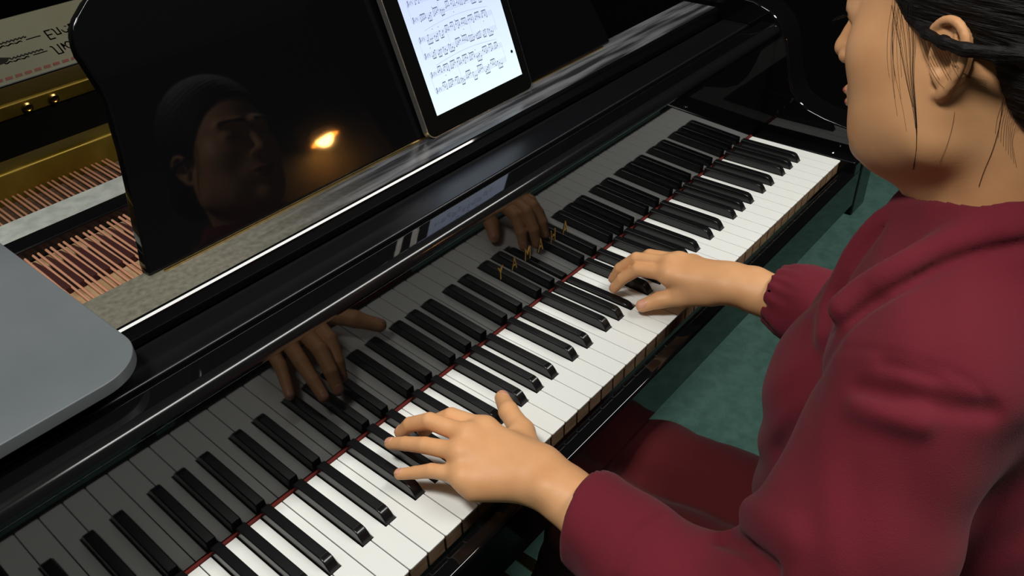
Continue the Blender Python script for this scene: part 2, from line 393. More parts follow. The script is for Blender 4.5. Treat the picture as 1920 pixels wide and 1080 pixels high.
# ------------------------------------------------------------------ tablet with sheet music, leaning on the desk
TS = .36; TY = .297; TZ = .2005
tn = math.hypot(1, TS)
def tp(u, v, d=0):     # u along x from the tablet's left edge, v up its face, d towards the viewer
    return (-.6292 + u, TY + TS * v / tn - d / tn, TZ + v / tn + d * TS / tn)
TW, TH, TT = .2015, .262, .009
tab = empty('tablet', tp(TW / 2, 0), 'black bezelled tablet showing sheet music, standing on the dusty shelf against the desk', 'tablet')
def slab(u0, u1, v0, v1, d0, d1, r, mi=0, mb=None):
    out = arc(u1 - r, v0 + r, r, -90, 0, 6) + arc(u1 - r, v1 - r, r, 0, 90, 6) + arc(u0 + r, v1 - r, r, 90, 180, 6) + arc(u0 + r, v0 + r, r, 180, 270, 6)
    k = len(out); vs = [tp(u, v, d0) for u, v in out] + [tp(u, v, d1) for u, v in out]
    fs = [tuple(range(k, 2 * k)), tuple(range(k))[::-1]] + [(i, (i + 1) % k, k + (i + 1) % k, k + i) for i in range(k)]
    mb = mb or MB(); mb.add(vs, fs, mi); return mb
slab(0, TW, 0, TH, -TT, -.0006, .011).build('aluminium_back', M['alu'], tab)
slab(.0012, TW - .0012, .0012, TH - .0012, -.0006, .0003, .010).build('front_glass', M['bezel'], tab)
SU0, SU1, SV0, SV1 = .0222, .1870, .0235, .236
scr = slab(SU0, SU1, SV0, SV1, .0002, .0005, .0004).build('screen', M['screen'], tab)
def flat(pts, d=.0007):
    return [tp(u, v, d) for u, v in pts]
def stroke(mb, pts, wd, d=.0007, mi=0):
    for a, b_ in zip(pts[:-1], pts[1:]):
        dx, dy = b_[0] - a[0], b_[1] - a[1]; L = math.hypot(dx, dy) or 1e-9; nx, ny = -dy / L * wd / 2, dx / L * wd / 2
        mb.add(flat([(a[0] - nx, a[1] - ny), (b_[0] - nx, b_[1] - ny), (b_[0] + nx, b_[1] + ny), (a[0] + nx, a[1] + ny)], d), [(0, 1, 2, 3)], mi)
def dot(mb, u, v, rx, ry, d=.0008, mi=0):
    k = 10; mb.add(flat([(u + rx * math.cos(2 * math.pi * i / k), v + ry * math.sin(2 * math.pi * i / k)) for i in range(k)], d), [tuple(range(k))], mi)
lines = MB(); notes = MB(); rn = random.Random(3)
SW = SU1 - SU0
u0, u1 = SU0 + .010, SU1 - .022
for sysn, base in enumerate((.048, .0905, .1335, .1765)):
    for st, (vb, sl_) in enumerate(((base, 0), (base + .0195, 0))):
        for q in range(5): stroke(lines, [(u0, vb + q * .0013), (u1, vb + q * .0013)], .00035)
        # clef and key signature
        stroke(notes, [(u0 + .0015, vb - .001), (u0 + .0035, vb + .0065), (u0 + .0018, vb + .0055), (u0 + .0040, vb + .002), (u0 + .001, vb + .001)], .0007)
        for q in range(3): stroke(notes, [(u0 + .006 + q * .0017, vb + .001 + (q % 2) * .002), (u0 + .006 + q * .0017, vb + .0045 + (q % 2) * .001)], .0006)
        u = u0 + .014; up = True
        while u < u1 - .008:
            k = rn.choice((3, 4, 4)); hs = [rn.uniform(-.001, .006) for _ in range(k)]
            if st == 0: hs = sorted(hs, reverse=rn.random() < .5)
            stem = .0062; sgn = 1 if rn.random() < .6 else -1; us = [u + i * .0027 for i in range(k)]
            for uu, h_ in zip(us, hs):
                dot(notes, uu, vb + h_, .0009, .00075); stroke(notes, [(uu + sgn * .0006, vb + h_), (uu + sgn * .0006, vb + sum(hs) / k + sgn * stem)], .0005)
            stroke(notes, [(us[0] + sgn * .0006, vb + sum(hs) / k + sgn * stem), (us[-1] + sgn * .0006, vb + sum(hs) / k + sgn * stem)], .0012)
            if rn.random() < .35: dot(notes, u, vb + rn.choice((-.004, .010)), .0006, .0006)
            u += k * .0027 + .0018
    for ub in (u0, u0 + (u1 - u0) * .36, u0 + (u1 - u0) * .67, u1): stroke(lines, [(ub, base), (ub, base + .0247)], .0004)
    sp_ = [(u0 + .014 + i * (u1 - u0 - .02) / 14, base + .031 + .0042 * math.sin(math.pi * i / 14)) for i in range(15)]
    stroke(lines, sp_, .0005)
lines.build('staff_lines', M['ink_line'], scr); notes.build('music_notes', M['ink'], scr)
pb = MB(); dot(pb, SU1 - .0075, SV0 + .033, .0022, .0022, .0010); pb.build('page_dot', M['ink_dark'], scr)

# ------------------------------------------------------------------ card with upside-down script behind the strings
card = empty('printed_card', (-.70, 1.25, .10), 'cream printed card with upside-down script standing behind the gold plate', 'card')
MB().box(-.93, -.50, 1.25, 1.2535, .0985, .2065).build('card_sheet', M['paper'], card)
MB().prism([(1.2485, .0975), (1.2485, .0995), (1.254, .0995), (1.254, .0975)], -.93, -.50, 'x').build('card_edge', M['boardrim'], card)
def script_line(body, x, z, size):
    me = text_mesh(body, size, .0002, shear=.35, spacing=1.0)
    for v in me.vertices: v.co = (x + v.co.x, 1.2496, z - v.co.y)
    me.materials.append(M['print']); o = bpy.data.objects.new('script_text', me); C.objects.link(o); o.parent = card; o.matrix_parent_inverse = card.matrix_world.inverted()
    return o
script_line('~~~ — Елени', -.762, .170, .026)
script_line('~~~ — Любови', -.760, .141, .026)
m_ = MB()
for zz, xa in ((.169, -.765), (.1395, -.745)):
    u = xa
    pts = []
    while u < xa + .06: pts.append((u, 1.2495, zz + .0012 * math.sin(u * 900) + .0006 * math.sin(u * 2300))); u += .0015
    m_.tube(pts, .0011, 6)
m_.build('script_text', M['print'], card)
fig = MB().prism([(-.840, .178), (-.800, .170), (-.772, .150), (-.745, .142), (-.752, .136), (-.800, .132), (-.86, .130)], 1.2488, 1.2496, 'y').build('printed_figure', M['print'], card)
m_ = MB()
for k in range(11): m_.box(-.80 + k * .0175, -.788 + k * .0175, 1.2492, 1.2496, .1055, .1105)
m_.build('red_print', M['print_red'], card)

# ------------------------------------------------------------------ bench, floor lamp, brass plates on the carpet
bench = empty('piano_bench', (-.61, -.50, FLOOR), 'black piano bench under the seated player', 'bench')
MB().box(-.90, -.32, -.68, -.34, -.315, -.262).build('seat', M['bench'], bench, bevel=.012, seg=4)
MB().box(-.88, -.34, -.66, -.36, -.38, -.316).build('apron', M['gloss'], bench, bevel=.003)
for x in (-.86, -.36):
    for y in (-.64, -.38): MB().box(x - .02, x + .02, y - .02, y + .02, FLOOR, -.381).build('leg', M['gloss'], bench, bevel=.004)
lamp = empty('wall_lamp', (LAMP.x, -3.0, LAMP.z), 'small dome wall lamp glowing amber, seen mirrored in the music desk', 'lamp')
dm = [(.085 * math.cos(math.radians(t)), LAMP.z - .012 + .066 * math.sin(math.radians(t))) for t in range(0, 91, 10)]
MB().lathe([(r + .003, z) for r, z in dm] , LAMP.x, LAMP.y, 32).build('lamp_shade', M['lamp_metal'], lamp)
MB().lathe(dm[::-1], LAMP.x, LAMP.y, 32).build('shade_lining', M['lampshade'], lamp)
MB().tube([(LAMP.x, LAMP.y, LAMP.z + .050), (LAMP.x, LAMP.y - .03, LAMP.z + .075), (LAMP.x, -3.0, LAMP.z + .06)], .006, 10).build('bracket', M['lamp_metal'], lamp)
# lid: hinged along the bass side and propped open; added to shade the inside
lid = MB(); ca, sa = math.cos(math.radians(38)), math.sin(math.radians(38))
prof = [(0, 0), (1.36, 0), (1.36, .016), (0, .016)]
lid.prism([(-1.305 + u * ca - v * sa, .224 + u * sa + v * ca) for u, v in prof], .78, 1.68, 'y').build('lid', M['gloss'], piano, bevel=.003)
MB().tube([(.02, 1.0, .20), (-.26, 1.0, 1.03)], .008, 10).build('lid_prop', M['gloss'], piano)
for (x, y, s_) in ((1.25, .31, .028), (1.15, .29, .014)):
    pass
tag(MB().box(1.232, 1.285, .302, .322, FLOOR, FLOOR + .006).build('floor_plate', M['brass'], None, bevel=.002), 'oblong brass plate on the green carpet, the larger and farther of two', 'floor plate')
tag(MB().lathe([(0, FLOOR + .005), (.009, FLOOR + .005), (.011, FLOOR)], 1.154, .294, 16).build('floor_stud', M['brass']), 'small round brass stud on the green carpet, nearer than the brass plate', 'stud')

